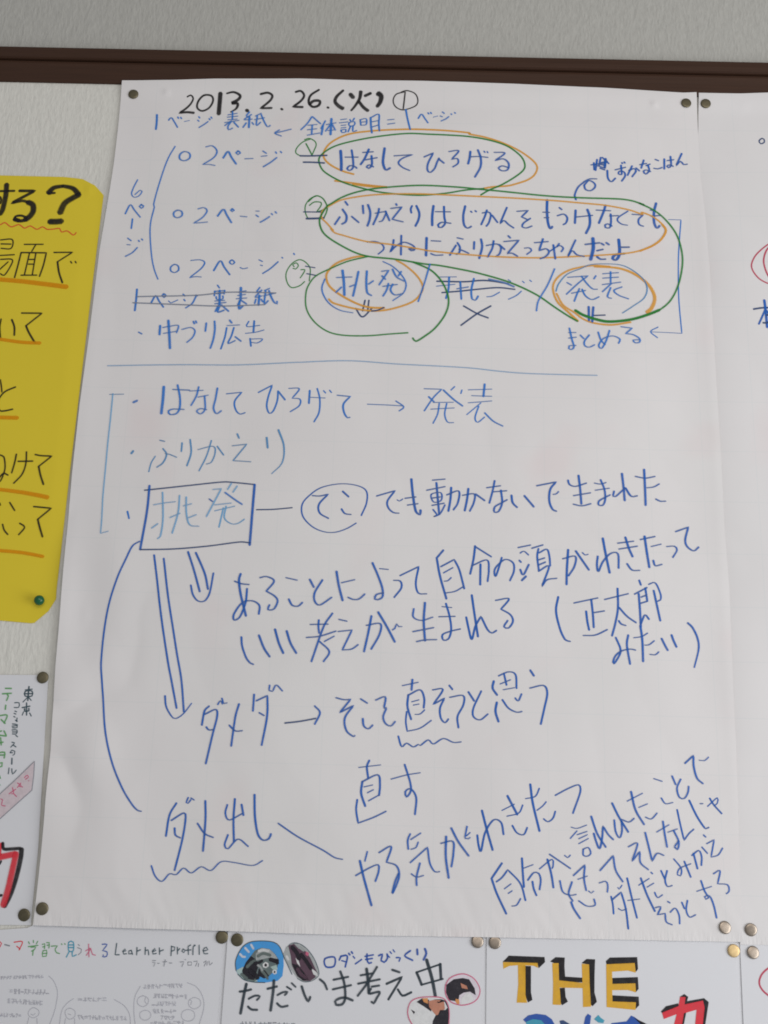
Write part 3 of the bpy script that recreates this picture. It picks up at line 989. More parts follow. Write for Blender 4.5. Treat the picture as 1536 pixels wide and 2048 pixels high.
180,180,:-1673 845 -1526 864 -1526 864 -1588 773 -1575 688 -1532 643 -1481 657
#main handwritten_line C
180,180,:-1365 865 -1235 941 -1235 941 -1268 816 -1276 722 -1247 654 -1210 681 -1178 784 -1175 884
200,200,:-1172 879 -1103 795
170,170,:-1072 912 -972 910 -1035 813 -1035 813 -959 803 -964 738 -1047 675
200,200,:-869 895 -872 763
150,150,:-870 826 -718 822
170,170,:-798 917 -769 812 -771 675 -815 577
150,150,:-736 897 -715 873
150,150,:-679 903 -659 880
200,200,:-602 854 -477 845 -477 845 -539 766 -531 681 -497 628 -473 632
#main right_arrow C
159,159,:-309 772 -125 770 33 764
169,169,:-37 813 40 755 -3 712
#main handwritten_word C
170,170,:234 946 403 945 403 945 324 857 238 718
200,200,:278 864 332 811
150,150,:528 977 492 939
210,210,:419 937 517 845 606 779
140,140,:588 907 599 945
149,149,:324 806 517 814
149,149,:301 737 526 756
149,149,:381 798 366 687 324 593
149,149,:453 800 435 689 463 610 522 606
150,150,:661 948 886 961
150,150,:693 889 886 887
149,149,:661 814 886 840
221,221,:818 1011 806 883
129,129,:782 817 646 691
149,149,:761 783 726 662 751 617 818 673
178,178,:819 716 902 633 993 585
#main handwritten_line S
220,220,:-2539 218 -2521 245
177,177,:-2277 357 -2231 347
167,167,:-2241 274 -2202 217 -2230 133 -2285 87
117,117,:-2307 197 -2341 130 -2357 39
147,147,:-2214 225 -2173 218 -2104 191
157,157,:-2063 338 -2064 250
167,167,:-1989 373 -1971 239 -2001 109
137,137,:-1907 275 -1766 312 -1743 245 -1772 153 -1818 132
138,138,:-1786 370 -1823 210 -1883 62
157,157,:-1727 313 -1660 226
177,177,:-1544 442 -1523 398
157,157,:-1584 321 -1446 340 -1446 340 -1567 172 -1567 172 -1495 169 -1396 163
197,197,:-1259 409 -1244 305
197,99,:-1152 491 -1091 329 -1098 162 -1192 47
#main box_outline B
145,145,N:-2382 -143 -2335 -137 -1961 -83 -1648 -42 -1521 -47 -1344 -62
222,222,:-2338 -96 -2341 -346 -2372 -719
241,241,:-1347 -62 -1354 -353 -1360 -648
142,142,N:-2372 -719 -2071 -702 -1763 -668 -1455 -620 -1358 -626
#main handwritten_word L
163,163,:-2284 -283 -2183 -261 -2082 -246
164,164,:-2210 -158 -2186 -423 -2197 -584 -2221 -608
162,162,:-2284 -509 -2230 -464
164,164,:-2048 -184 -2050 -355 -2090 -552
162,162,:-2122 -402 -2031 -357
164,164,:-1984 -198 -1972 -352 -1933 -465 -1846 -478
163,163,:-2005 -285 -1929 -262
162,162,:-1961 -404 -1877 -366
164,164,:-1737 -118 -1659 -108 -1659 -108 -1782 -383
163,163,B:-1766 -212 -1733 -236
164,164,:-1568 -56 -1599 -115
164,164,:-1511 -80 -1547 -141
193,193,C:-1622 -145 -1527 -211 -1453 -258
163,163,:-1712 -268 -1556 -247
163,163,:-1708 -325 -1523 -276
163,163,:-1628 -295 -1658 -482
163,163,:-1604 -278 -1613 -392 -1544 -446 -1481 -440 -1425 -400
#main handwritten_mark N
134,134,:-1317 -306 -1161 -299 -982 -278
182,182,C:-2524 -354 -2502 -423
#main circled_word B
153,153,:-333 -337 -287 -211 -294 -97 -387 -46 -545 -35 -716 -75 -823 -152 -890 -243 -880 -356 -794 -451 -683 -501 -574 -505 -466 -467 -378 -411
192,192,:-799 -156 -729 -158 -651 -139 -651 -139 -733 -239 -722 -323 -638 -373
212,212,:-515 -108 -457 -159
191,191,:-520 -279 -487 -322 -429 -330
#main handwritten_line B
192,192,:-195 -144 -24 -87 -24 -87 -92 -190 -82 -255 -34 -299 19 -304
144,144,:-1 -176 19 -187 52 -165
242,242,:128 32 145 -119 176 -281 216 -312 220 -268
192,192,:72 -158 174 -142
192,192,:97 -223 195 -207
193,193,:328 26 446 40
212,212,:365 2 381 -161 396 -307
193,193,:275 -74 447 -34
163,163,:318 -114 408 -95 412 -169 342 -187 318 -114
192,192,:323 -150 404 -136
192,192,:327 -220 441 -196
172,172,:337 -260 375 -311 344 -328 403 -299 449 -212
212,212,:505 -41 499 -158 481 -273
192,192,:464 -114 576 -75 569 -189 528 -258
192,192,:613 -115 722 -100 718 -185 681 -267
212,212,:667 -48 655 -154 634 -265
212,212,:735 -100 821 -161
193,193,:840 -35 969 -12
193,193,:914 36 895 -66 864 -185
192,192,:906 -73 1028 -60
193,193,:973 -56 984 -178 950 -264 911 -270 915 -221 965 -187 1031 -148
211,211,:1072 -103 1083 -176 1125 -220
221,221,:1193 -105 1281 -210
212,212,:1311 -3 1493 39 1493 39 1437 -36 1427 -151 1458 -231 1493 -246
163,163,:1464 -84 1491 -79 1515 -55
193,193,:1606 59 1618 18 1673 0 1779 35
213,213,:1706 109 1719 -29 1727 -170
192,192,:1655 -91 1816 -59
192,192,:1651 -174 1732 -188 1817 -165
164,164,:1854 37 1912 29 1964 46
164,164,:1860 -33 1994 -9
193,193,:1913 71 1947 -23 1952 -121 1927 -178 1888 -174 1892 -139 1937 -108 2000 -74
223,223,:2116 138 2128 -2 2135 -127
193,193,:2038 -37 2027 -86 2050 -89 2144 -1
212,212,:2147 -5 2196 -82 2254 -77
194,194,:2242 113 2335 99 2427 118
223,223,:2327 184 2329 3 2329 -168
164,164,:2348 4 2411 14 2466 46
192,192,:2427 -104 2468 -124 2518 -122
#main handwritten_line B
196,196,:-1478 -993 -1415 -1015 -1343 -1021
224,224,:-1426 -922 -1438 -976 -1418 -1101 -1355 -1313
195,195,:-1359 -1060 -1366 -1192 -1412 -1325 -1462 -1352 -1467 -1300 -1397 -1193 -1306 -1172 -1238 -1212 -1238 -1293
196,196,:-1246 -955 -1186 -943 -1114 -983 -1181 -1079 -1181 -1079 -1102 -1123 -1072 -1169 -1103 -1243 -1157 -1249 -1144 -1205
168,168,:-1006 -949 -902 -970
194,194,:-971 -1148 -937 -1204 -883 -1211 -844 -1176
214,214,:-787 -959 -746 -1032
196,196,:-669 -961 -736 -1083 -733 -1160 -685 -1196 -578 -1122
224,224,:-544 -877 -516 -1015 -477 -1149
168,168,:-494 -983 -372 -951
194,194,:-428 -1118 -381 -1136 -328 -1130 -276 -1083
206,206,:-215 -787 -158 -911 -116 -1028 -114 -1105 -159 -1133 -183 -1127 -171 -1087 -108 -1066
168,168,:-148 -840 -67 -846
196,196,:-15 -947 46 -953 57 -1015 -7 -1106
187,187,:42 -901 213 -810 213 -810 189 -965 214 -1058 291 -1064
217,217,:439 -648 378 -724 378 -724 411 -896 472 -1106
197,197,:418 -805 540 -735 540 -735 587 -829 635 -1008
159,159,:442 -864 529 -812
158,158,:450 -942 481 -938 514 -906
167,167,:467 -1051 551 -1034 627 -988
208,208,:733 -600 718 -731 688 -869
198,198,:740 -611 883 -700
187,187,:703 -790 841 -732 860 -822 849 -935
206,206,:783 -773 781 -968
188,188,:980 -705 952 -804 922 -886 911 -836 934 -788 1011 -723 1084 -753 1091 -832 1054 -922
198,198,:1132 -606 1247 -579
160,160,:1150 -659 1185 -639 1228 -675
206,206,:1141 -728 1158 -745
206,206,:1150 -814 1177 -864 1230 -765
233,233,:1164 -916 1203 -876
198,198,:1259 -609 1363 -574
188,188,:1321 -612 1308 -684 1322 -821
188,188,:1324 -652 1398 -615 1421 -681 1427 -772
197,197,:1320 -718 1377 -698
197,197,:1322 -766 1384 -737
187,187,:1319 -826 1415 -776 1348 -969 1348 -969 1395 -905 1487 -887
197,197,:1544 -701 1660 -675 1651 -770 1595 -861
217,217,:1596 -613 1581 -803 1575 -944
217,217,:1666 -624 1784 -801
141,141,:1727 -638 1750 -660 1781 -652
227,227,:1919 -496 1946 -667 1974 -824
197,197,:1869 -669 1859 -748 1870 -814 1913 -723 1985 -642 2055 -641 2058 -778
198,198,:2057 -540 2205 -517
198,198,:2067 -596 2238 -564
218,218,:2129 -481 2157 -582 2191 -666
197,197,:2137 -733 2181 -791 2253 -793
199,199,:2268 -500 2405 -467
227,227,:2308 -467 2325 -626 2342 -763
160,160,:2366 -564 2460 -538
197,197,:2381 -695 2398 -745 2460 -730
170,170,:2510 -560 2583 -555 2605 -590 2563 -662
199,199,:2600 -414 2720 -368 2720 -368 2686 -489 2699 -552 2759 -594 2807 -557
#main handwritten_line B
192,192,:-1386 -1505 -1373 -1591 -1329 -1696 -1289 -1741 -1261 -1752
219,219,:-1227 -1486 -1175 -1601 -1118 -1679
220,220,:-1083 -1428 -1042 -1552 -996 -1645
220,220,:-976 -1441 -936 -1550 -878 -1642
193,193,:-764 -1377 -602 -1370
184,184,:-687 -1334 -689 -1391 -679 -1455
193,193,:-565 -1269 -639 -1389 -739 -1714
192,192,:-794 -1497 -673 -1482 -528 -1432
155,155,:-629 -1529 -541 -1478
182,182,:-671 -1531 -581 -1619 -630 -1711
193,193,:-504 -1324 -432 -1338
174,174,:-508 -1435 -382 -1418 -382 -1418 -464 -1601 -464 -1601 -381 -1591 -322 -1549
192,192,:-252 -1371 -127 -1353 -132 -1452 -203 -1587
202,202,:-209 -1283 -234 -1440 -267 -1611
221,221,:-149 -1247 -69 -1374 10 -1516
156,156,:-15 -1407 7 -1392 22 -1349 41 -1374 71 -1374
175,175,:176 -1206 173 -1283 249 -1312 351 -1279
213,213,:277 -1146 269 -1319 283 -1498
192,192,:172 -1417 360 -1375
191,191,:207 -1507 283 -1490 389 -1484
157,157,:433 -1179 522 -1186
193,193,:405 -1273 553 -1266
194,194,:468 -1149 503 -1267 519 -1389 495 -1474 449 -1486 441 -1437 509 -1405 603 -1380
213,213,:704 -1065 731 -1246 763 -1447
202,202,:655 -1271 680 -1385 707 -1473 739 -1353 789 -1260 789 -1260 850 -1381 888 -1410 931 -1386
194,194,:922 -1109 1044 -1091 972 -1189 972 -1189 1056 -1237 1081 -1298 1040 -1361 999 -1349 1033 -1292
204,204,:1497 -1060 1475 -1195 1511 -1363 1555 -1454 1600 -1468
194,194,:1640 -1114 1859 -1062
204,204,:1798 -1079 1810 -1218 1815 -1336
193,193,:1821 -1199 1916 -1181
203,203,:1749 -1188 1758 -1280 1773 -1360
192,192,:1719 -1411 1828 -1404 1938 -1352
194,194,:1920 -1075 2139 -1015
204,204,:2042 -968 2040 -1150 2013 -1289 1979 -1408
203,203,:2051 -1146 2121 -1225 2202 -1281
193,193,:2044 -1268 2066 -1298 2108 -1310
196,196,:2244 -886 2258 -931
195,195,:2197 -1017 2314 -952
195,195,:2298 -957 2312 -1081
213,213,:2235 -1013 2241 -1160 2244 -1317
194,194,:2257 -1043 2306 -1023
194,194,:2250 -1101 2309 -1081
193,193,:2321 -1246 2285 -1208 2245 -1291
167,167,:2330 -922 2392 -907 2437 -1015 2432 -1065 2404 -1078
204,204,:2374 -978 2399 -1117 2424 -1258
192,192,:2013 -1422 2052 -1521 2044 -1578 1991 -1661 1983 -1647 2005 -1590 2062 -1543 2142 -1524 2189 -1532
201,201,:2127 -1397 2112 -1485 2136 -1660
155,155,:2177 -1420 2248 -1407 2304 -1374
211,211,:2240 -1310 2253 -1436 2254 -1634
155,155,:2274 -1484 2313 -1480 2362 -1442
163,163,:2318 -1567 2367 -1569 2399 -1542
210,210,:2429 -1420 2460 -1487 2481 -1526
210,210,:2521 -1385 2536 -1434 2562 -1494
220,138,:2672 -1270 2712 -1309 2753 -1400 2762 -1502 2714 -1675
#main double_arrow B
188,188,:-2240 -765 -2207 -933 -2129 -1336 -2036 -1748 -1993 -1909 -1926 -2160
188,188,:-2149 -794 -2084 -1134 -2014 -1441 -1958 -1683 -1903 -1907 -1859 -2190
179,116,:-2038 -2052 -2020 -2147 -1969 -2227 -1929 -2252 -1865 -2210 -1795 -2112
#main double_arrow B
207,207,:-1929 -725 -1863 -893 -1793 -1098
207,207,:-1856 -731 -1761 -922 -1719 -1073
177,177,:-1880 -1039 -1854 -1128 -1804 -1184 -1743 -1182 -1702 -1108 -1679 -920
#main curved_line B
170,170,:-2384 -640 -2445 -686 -2496 -815 -2558 -990 -2613 -1225 -2636 -1472 -2635 -1776 -2616 -1925 -2589 -2103 -2535 -2396 -2452 -2654 -2345 -2866 -2245 -3005 -2197 -3048 -2164 -3056
#main handwritten_word B
187,187,:-1636 -2134 -1674 -2175 -1690 -2303
187,187,:-1671 -2207 -1575 -2162 -1559 -2224 -1586 -2371 -1631 -2637
186,186,:-1649 -2318 -1625 -2343 -1588 -2339
152,152,:-1561 -2118 -1538 -2083 -1518 -2112
152,152,:-1527 -2061 -1506 -2107 -1477 -2101
187,187,:-1369 -2108 -1395 -2219 -1416 -2479
186,186,:-1445 -2298 -1387 -2346 -1325 -2342
188,188,:-1239 -2020 -1241 -2168
187,187,:-1216 -2077 -1119 -2028 -1119 -2028 -1112 -2212 -1146 -2465
187,187,:-1184 -2181 -1139 -2205
162,162,:-1104 -1935 -1105 -1983 -1076 -1989 -1045 -1932 -986 -1984
#main right_arrow N
151,151,:-950 -2266 -820 -2248 -677 -2218
178,178,B:-692 -2109 -642 -2167 -685 -2269
#main handwritten_line B
188,188,:-504 -2031 -433 -2046 -373 -2042 -373 -2042 -466 -2161 -466 -2161 -346 -2096 -346 -2096 -419 -2208 -401 -2317 -337 -2367 -325 -2359
188,188,:-284 -2035 -223 -2071
186,186,:-259 -2208 -249 -2270 -208 -2296 -169 -2263
187,187,:-149 -2042 -64 -2012 -72 -2111 -50 -2106 -78 -2185 -58 -2243 -9 -2266 30 -2226
152,152,:87 -1907 229 -1873
189,189,:176 -1849 170 -1945
206,206,:141 -1987 136 -2091 171 -2204
197,197,:141 -1990 245 -1940 284 -2013 281 -2099
143,143,:173 -2048 238 -2029
143,143,:188 -2077 239 -2066
151,151,:205 -2158 249 -2154 290 -2116
160,160,:130 -2135 124 -2223 138 -2308 138 -2308 251 -2278 351 -2207
188,188,:358 -1937 450 -1931 367 -2065 367 -2065 466 -2008 466 -2008 427 -2098 436 -2186 473 -2224 503 -2191
197,197,:507 -1893 537 -1929
188,188,:512 -1999 632 -1981 635 -2063 584 -2167 593 -2266
206,206,:679 -1947 732 -2026
179,179,:795 -1936 725 -2090 725 -2163 785 -2191 855 -2138
216,216,:907 -1845 896 -1908 937 -1969
180,180,:949 -1797 1039 -1759 1102 -1783 1110 -1905
180,180,:998 -1778 1021 -1878
144,144,:964 -1869 1057 -1829
143,143,:991 -1920 1094 -1899
214,214,:934 -2033 922 -2114 949 -2204
187,187,:983 -2009 1038 -2082 1112 -2116 1157 -2108
179,179,:1098 -1991 1125 -2016 1155 -1953
216,216,:1234 -1739 1267 -1789
188,188,:1230 -1899 1353 -1873 1385 -1939 1358 -2073 1324 -2216
#main wavy_underline B
167,167,:60 -2353 92 -2443 135 -2412 195 -2443 239 -2420 257 -2429 327 -2378 372 -2413 460 -2363 549 -2394 619 -2388
#main handwritten_word B
139,139,:-282 -2633 -89 -2606
192,192,:-190 -2570 -210 -2623 -195 -2726
208,208,:-246 -2753 -253 -2853 -214 -2961
191,191,:-246 -2753 -113 -2692 -91 -2777 -96 -2866
139,139,:-230 -2798 -154 -2779
138,138,:-199 -2847 -146 -2819
147,147,:-187 -2915 -96 -2863
172,172,:-285 -2907 -292 -2995 -271 -3104 -271 -3104 -142 -3054 -31 -2999
148,148,:6 -2725 141 -2686 261 -2664
183,183,:122 -2597 172 -2742 181 -2820 145 -2873 133 -2828 180 -2803 229 -2875 221 -3019
#main handwritten_word B
181,181,:-1864 -2978 -1917 -3080 -1935 -3258
180,180,:-1899 -3125 -1792 -3060 -1776 -3119 -1792 -3286 -1838 -3538
180,180,:-1865 -3188 -1854 -3246 -1808 -3269
147,147,:-1764 -2928 -1779 -2971 -1764 -2978 -1740 -2946
147,147,:-1741 -2932 -1711 -2948
190,190,:-1613 -2952 -1601 -3114 -1605 -3374
180,180,:-1669 -3144 -1601 -3226 -1523 -3258
164,164,:-1418 -2980 -1431 -3053 -1394 -3108 -1285 -3052
190,190,:-1355 -2929 -1357 -3107 -1342 -3288
189,189,:-1294 -2975 -1272 -3066
162,162,:-1397 -3231 -1421 -3318 -1390 -3348 -1308 -3266 -1215 -3324
199,199,:-1185 -2889 -1171 -3074 -1137 -3220 -1091 -3268 -1041 -3255 -1024 -3214
#main connecting_line B
163,163,:-965 -3125 -788 -3232 -567 -3337 -463 -3395 -395 -3408
#main wavy_underline B
144,144,:-2040 -3504 -2000 -3588 -1939 -3630 -1879 -3567 -1822 -3572 -1761 -3517 -1693 -3555 -1611 -3502 -1525 -3530 -1441 -3456 -1325 -3460 -1166 -3479 -1084 -3437
#main handwritten_line B
168,168,:-278 -3538 -158 -3470 -87 -3445 -83 -3502 -108 -3581
203,203,:-246 -3415 -206 -3560 -135 -3778
144,144,:-184 -3338 -203 -3419
178,178,:-83 -3344 20 -3291 -16 -3421 -16 -3421 71 -3450 95 -3539 41 -3676 60 -3583 90 -3511
162,162,:184 -3182 163 -3234 169 -3310
145,145,:189 -3229 275 -3173
144,144,:191 -3310 234 -3295 254 -3248
160,160,:188 -3420 335 -3289 335 -3289 358 -3422 402 -3489 443 -3486
177,177,:272 -3422 245 -3535 247 -3605
143,143,:199 -3511 245 -3537 305 -3522
178,178,:450 -3254 553 -3235 559 -3334 543 -3445
204,204,:495 -3195 494 -3364 521 -3538
196,196,:538 -3124 601 -3236 691 -3351
145,145,:675 -3106 659 -3207 688 -3209 702 -3199
128,128,:670 -3186 702 -3157
206,206,:803 -2970 847 -3133 897 -3298
187,187,:764 -3177 775 -3259 796 -3310 832 -3154 904 -3047 970 -3067 991 -3166
129,129,:977 -2965 1086 -2909
146,146,:1021 -3012 1123 -2983 1159 -2914
216,216,:1025 -2840 1111 -2997
171,171,:1067 -3089 1107 -3149 1165 -3162 1197 -3102
147,147,:1184 -2860 1269 -2838 1305 -2769
208,208,:1226 -2737 1247 -2898 1303 -3130
137,137,:1283 -2956 1334 -2917 1364 -2881
163,163,:1340 -3026 1376 -3049 1420 -3020 1443 -2960
173,173,:1444 -2825 1562 -2762 1651 -2731 1664 -2788 1595 -2973
#main handwritten_line B
194,194,:977 -3403 888 -3531 888 -3531 933 -3652 1014 -3814
168,168,:929 -3557 976 -3522 1027 -3456 1027 -3456 1134 -3565 1178 -3702
125,125,:998 -3612 1055 -3570
125,125,:1030 -3649 1065 -3626
141,141,:1061 -3750 1101 -3742 1136 -3687
186,186,:1149 -3357 1156 -3483 1165 -3594
126,126,:1156 -3442 1245 -3408
168,168,:1198 -3536 1249 -3474 1292 -3479 1309 -3533 1298 -3611
176,176,:1238 -3546 1248 -3603 1272 -3659
135,135,:1299 -3441 1408 -3360 1415 -3421 1407 -3435
186,186,:1368 -3361 1399 -3476 1417 -3592
169,169,:1387 -3319 1565 -3431
135,135,:1517 -3325 1541 -3343 1567 -3321
128,128,:1578 -3089 1629 -3098 1713 -3068
128,128,:1569 -3183 1628 -3119
128,128,:1628 -3151 1715 -3121
128,128,:1642 -3184 1718 -3148
127,127,:1641 -3225 1726 -3179
153,153,:1679 -3270 1678 -3318 1711 -3327 1743 -3303 1724 -3255 1676 -3270
189,189,:1754 -2994 1802 -3135 1874 -3247
187,187,:1773 -3136 1793 -3205 1820 -3262 1844 -3176 1854 -3071 1854 -3071 1896 -3139 1941 -3183
189,189,:1939 -2877 1994 -2990 2073 -3117
171,171,:1954 -3019 1964 -3117 1996 -3167 2019 -3108 2015 -3011 2015 -3011 2080 -3033 2127 -3001
129,129,:2071 -2858 2207 -2787
199,199,:2107 -2776 2141 -2930 2212 -3050
129,129,:2171 -2908 2248 -2875
146,146,:2226 -2988 2276 -3002 2329 -2951
148,148,:2311 -2660 2383 -2681
147,147,:2370 -2823 2405 -2870 2471 -2858
174,174,:2473 -2633 2502 -2706
165,165,:2548 -2658 2512 -2737 2531 -2814 2574 -2820 2606 -2770 2615 -2717
183,183,:2591 -2521 2669 -2451 2669 -2451 2667 -2547 2692 -2647 2741 -2691
131,131,:2718 -2491 2765 -2493 2801 -2462
#main handwritten_line B
168,168,:1590 -3488 1691 -3398 1691 -3398 1681 -3510 1698 -3607
126,126,:1628 -3518 1710 -3489
151,151,:1473 -3533 1497 -3623 1561 -3649 1611 -3641
168,168,:1577 -3540 1547 -3636 1582 -3696
183,183,:1567 -3703 1588 -3756 1643 -3835
150,150,:1632 -3692 1702 -3733 1771 -3724 1763 -3675
125,125,:1719 -3611 1740 -3628 1762 -3610
142,142,:1811 -3543 1867 -3528 1884 -3559 1879 -3616
168,168,:1820 -3441 1937 -3315 1937 -3315 1955 -3434 2014 -3528
161,161,:2070 -3239 2149 -3209 2098 -3358 2098 -3358 2168 -3275 2168 -3275 2170 -3367 2236 -3423
171,171,:2219 -3117 2246 -3234 2271 -3353 2271 -3353 2316 -3287 2373 -3302
128,128,:2320 -3110 2430 -3046
171,171,:2377 -3019 2388 -3119 2405 -3233
128,128,:2417 -3109 2501 -3079
162,162,:2468 -3094 2508 -3186 2493 -3252 2470 -3231 2508 -3179
163,163,:2505 -2918 2528 -3046 2554 -3173 2554 -3173 2597 -3117 2642 -3078
190,190,:2614 -2837 2676 -2972 2744 -3071 2773 -3060
172,172,:2708 -2862 2731 -2861
129,129,:2771 -2883 2859 -2808 2856 -2855 2826 -2877
173,173,:2793 -2814 2827 -2870 2891 -2941
#main handwritten_line B
159,159,:1910 -3650 1923 -3713 1928 -3790
175,175,:1914 -3680 1997 -3613 1997 -3613 2032 -3744 2049 -3907
133,133,:1969 -3746 1997 -3761 2040 -3747
126,126,:1970 -3577 1979 -3590 2006 -3556
168,168,:2051 -3497 2088 -3662 2126 -3818
125,125,:2052 -3679 2155 -3664
126,126,:2149 -3552 2240 -3495
185,185,:2168 -3494 2218 -3631 2280 -3760
126,126,:2220 -3566 2278 -3532
142,142,:2283 -3607 2305 -3649 2349 -3625
143,143,:2257 -3444 2271 -3456
160,160,:2344 -3428 2373 -3494
160,160,:2397 -3427 2376 -3505 2394 -3556 2435 -3547
144,144,:2458 -3329 2519 -3406 2510 -3467 2484 -3458 2505 -3406 2603 -3365
169,169,:2548 -3347 2598 -3475
161,161,:2615 -3296 2677 -3254 2699 -3305 2693 -3376
169,169,:2630 -3279 2659 -3405
144,144,:2705 -3225 2751 -3276
153,153,:2724 -3124 2743 -3141
144,144,:2748 -3196 2814 -3161 2814 -3161 2780 -3305 2780 -3305 2841 -3287 2883 -3228
#main handwritten_line B
158,158,:2285 -3731 2331 -3723 2300 -3787 2300 -3787 2366 -3775 2366 -3775 2373 -3842 2422 -3864
167,167,:2391 -3678 2410 -3688
149,149,:2409 -3764 2453 -3730 2484 -3786 2486 -3855
150,150,:2512 -3681 2533 -3733
150,150,:2561 -3665 2547 -3744 2573 -3799 2626 -3779
125,125,:2644 -3589 2773 -3546
159,159,:2684 -3501 2711 -3584 2744 -3637 2718 -3652 2709 -3632 2752 -3624 2784 -3697 2804 -3800
151,151,:2794 -3442 2851 -3415 2826 -3523 2826 -3523 2910 -3529 2921 -3579 2896 -3602
#right small_ring N
166,166,:-2332 3796 -2365 3765 -2350 3730 -2313 3748 -2313 3786 -2332 3796
#right red_ellipse R
159,159,:-2153 2611 -2262 2603 -2343 2577 -2429 2509 -2498 2430 -2536 2340 -2524 2269 -2480 2200 -2429 2160 -2371 2135 -2267 2123
180,180,:-2262 2591 -2345 2541 -2388 2480 -2413 2384 -2400 2284 -2367 2203 -2313 2151
#right handwritten_word B
207,207,N:-2544 1859 -2469 1873 -2388 1878 -2331 1883
259,259,:-2434 1957 -2428 1846 -2423 1666
206,206,:-2433 1851 -2470 1770 -2503 1700
206,206,:-2418 1846 -2379 1783 -2339 1750
205,205,N:-2460 1715 -2431 1713 -2393 1728
206,206,N:-2421 1797 -2368 1801
#yellow poster_title K
567,567,:-69 2077 -63 1948 -76 1794 -98 1736
283,283,:-197 1989 -129 1998 20 2005
282,282,:-121 1933 -103 1895 -112 1857
353,353,:71 2007 226 2010 226 2010 7 1866 7 1866 113 1894 172 1879
633,633,:172 1879 223 1852 236 1782 212 1724 166 1679
419,419,:177 1679 116 1665 55 1682
279,279,:55 1676 65 1714 121 1725 178 1705
489,489,:57 1682 104 1668
635,423,:367 1987 417 2050 507 2072
282,282,:367 1984 435 1993
424,637,:507 2074 613 2049 677 1982
634,705,:683 1979 613 1933 545 1873 510 1764
697,697,:418 1664 481 1665 537 1672
#yellow wavy_underline Q
139,139,:-152 1614 -83 1615 -35 1642 33 1596 109 1623 171 1584 225 1611 297 1574 351 1604 399 1577 467 1581 523 1590 550 1549 605 1563 672 1517 698 1547
#yellow poster_line K
160,160,:-58 1446 61 1453 61 1355 -41 1352
160,160,:-47 1402 55 1402
159,159,:-77 1270 103 1285
159,159,:-32 1230 86 1231 78 1156 28 1056 -14 1073
158,158,:-25 1119 50 1205
159,159,:189 1402 381 1407
159,159,:305 1401 273 1325
180,180,:168 1308 154 1183 134 1032
180,180,:168 1310 422 1312 422 1312 408 1177 382 1050
159,159,:253 1304 229 1064
159,159,:317 1305 308 1066
158,158,:257 1235 311 1237
158,158,:255 1183 306 1184
157,157,:194 1060 355 1064
169,169,:498 1318 686 1323 686 1323 545 1215
211,211,:545 1215 574 1095 619 985
158,158,:677 1221 691 1201
158,158,:723 1222 735 1204
#yellow poster_underline A
472,525,:-126 1021 -12 1009 215 993 442 968 669 940
#yellow poster_line K
186,186,:52 581 49 497 69 378
206,206,:159 578 193 501 203 411
176,176,:248 650 451 652 451 652 307 515
216,216,:307 515 343 444 413 339
#yellow poster_underline A
359,359,:-48 377 64 366 288 339 466 334
#yellow poster_line K
171,171,:120 -58 139 -127 151 -185
171,171,:278 -130 183 -179 136 -244 122 -302 152 -374 201 -378 277 -359
#yellow poster_underline A
397,397,:52 -445 160 -446 334 -446
#yellow poster_line K
166,166,:205 -824 248 -843 272 -955 254 -1055 237 -1089
165,165,:231 -1045 264 -1005 309 -1023
176,176,:365 -812 358 -896 341 -1000
166,166,:389 -884 530 -879
167,167,:459 -787 466 -905 441 -1012 371 -1102
166,166,:545 -813 602 -823 707 -826 707 -826 592 -930
205,205,:592 -930 617 -1013 657 -1108
#yellow poster_underline A
338,435,:139 -1164 246 -1166 461 -1189 602 -1212 713 -1234
#yellow poster_line K
164,164,:261 -1298 269 -1320
164,164,:356 -1290 412 -1368
162,162,:312 -1502 334 -1558 373 -1600
162,162,:472 -1489 522 -1526 474 -1600
163,163,:586 -1325 755 -1338 755 -1338 638 -1447
201,201,:638 -1447 662 -1517 700 -1614
#yellow poster_underline A
331,331,:210 -1750 315 -1755 527 -1769 724 -1801
#leftlow written_column D
108,108,:695 968 759 977
157,157,:726 999 729 874
135,135,:697 955 701 914 762 916 757 960 697 955
135,135,:699 934 760 937
108,108,:729 908 687 859
108,108,:729 908 761 875
134,134,:686 810 755 825
134,134,:721 854 734 744
178,178,:710 800 713 780 750 784 747 804
107,107,:703 773 695 743
107,107,:759 765 777 737
107,107,:613 851 654 852 655 812 614 810
107,107,:625 778 642 772
107,107,:620 758 638 751
107,107,:620 731 634 724
107,107,:639 698 659 688
107,107,:652 718 652 685
106,106,:616 644 663 652
107,107,:617 664 662 659 662 632 621 631
106,106,:620 611 664 612 664 579 627 577
106,106,:625 594 662 595
106,106,:659 566 677 553
106,106,:632 505 657 499 627 461
106,106,:649 479 674 464
105,105,:627 412 640 436 668 427 668 401 654 391
105,105,:629 413 650 414
132,132,:650 366 654 314
105,105,:634 282 634 230
105,105,:659 276 671 230 700 265
#leftlow written_column F
144,144,:516 977 571 978
144,144,:495 928 576 935
144,144,:535 930 551 910 539 869
143,143,:538 829 538 789
142,142,:494 734 561 739 542 669
142,142,:511 701 553 666
142,142,:510 595 530 601
142,142,:550 602 575 562
142,142,:514 562 576 557
141,141,:522 496 555 503
141,141,:527 542 541 477
141,141,:532 411 579 415 581 365
141,141,:534 390 575 392
140,140,:543 319 569 326 569 294 547 287
140,140,:555 215 568 190
139,139,:564 138 570 131
#leftlow banner_fill p
G,p,0:575 47 853 344 856 97 599 -154
#leftlow banner_outline H
87,87,:538 21 574 53 712 193 852 346 852 346 858 230 856 97 856 97 718 -39 599 -157 551 -196
#leftlow banner_word I
96,96,:778 202 802 225 815 209 789 188
96,96,:819 178 822 175
96,96,:723 155 758 135
96,96,:753 156 727 116
96,96,:739 129 773 122
95,95,:660 61 715 103
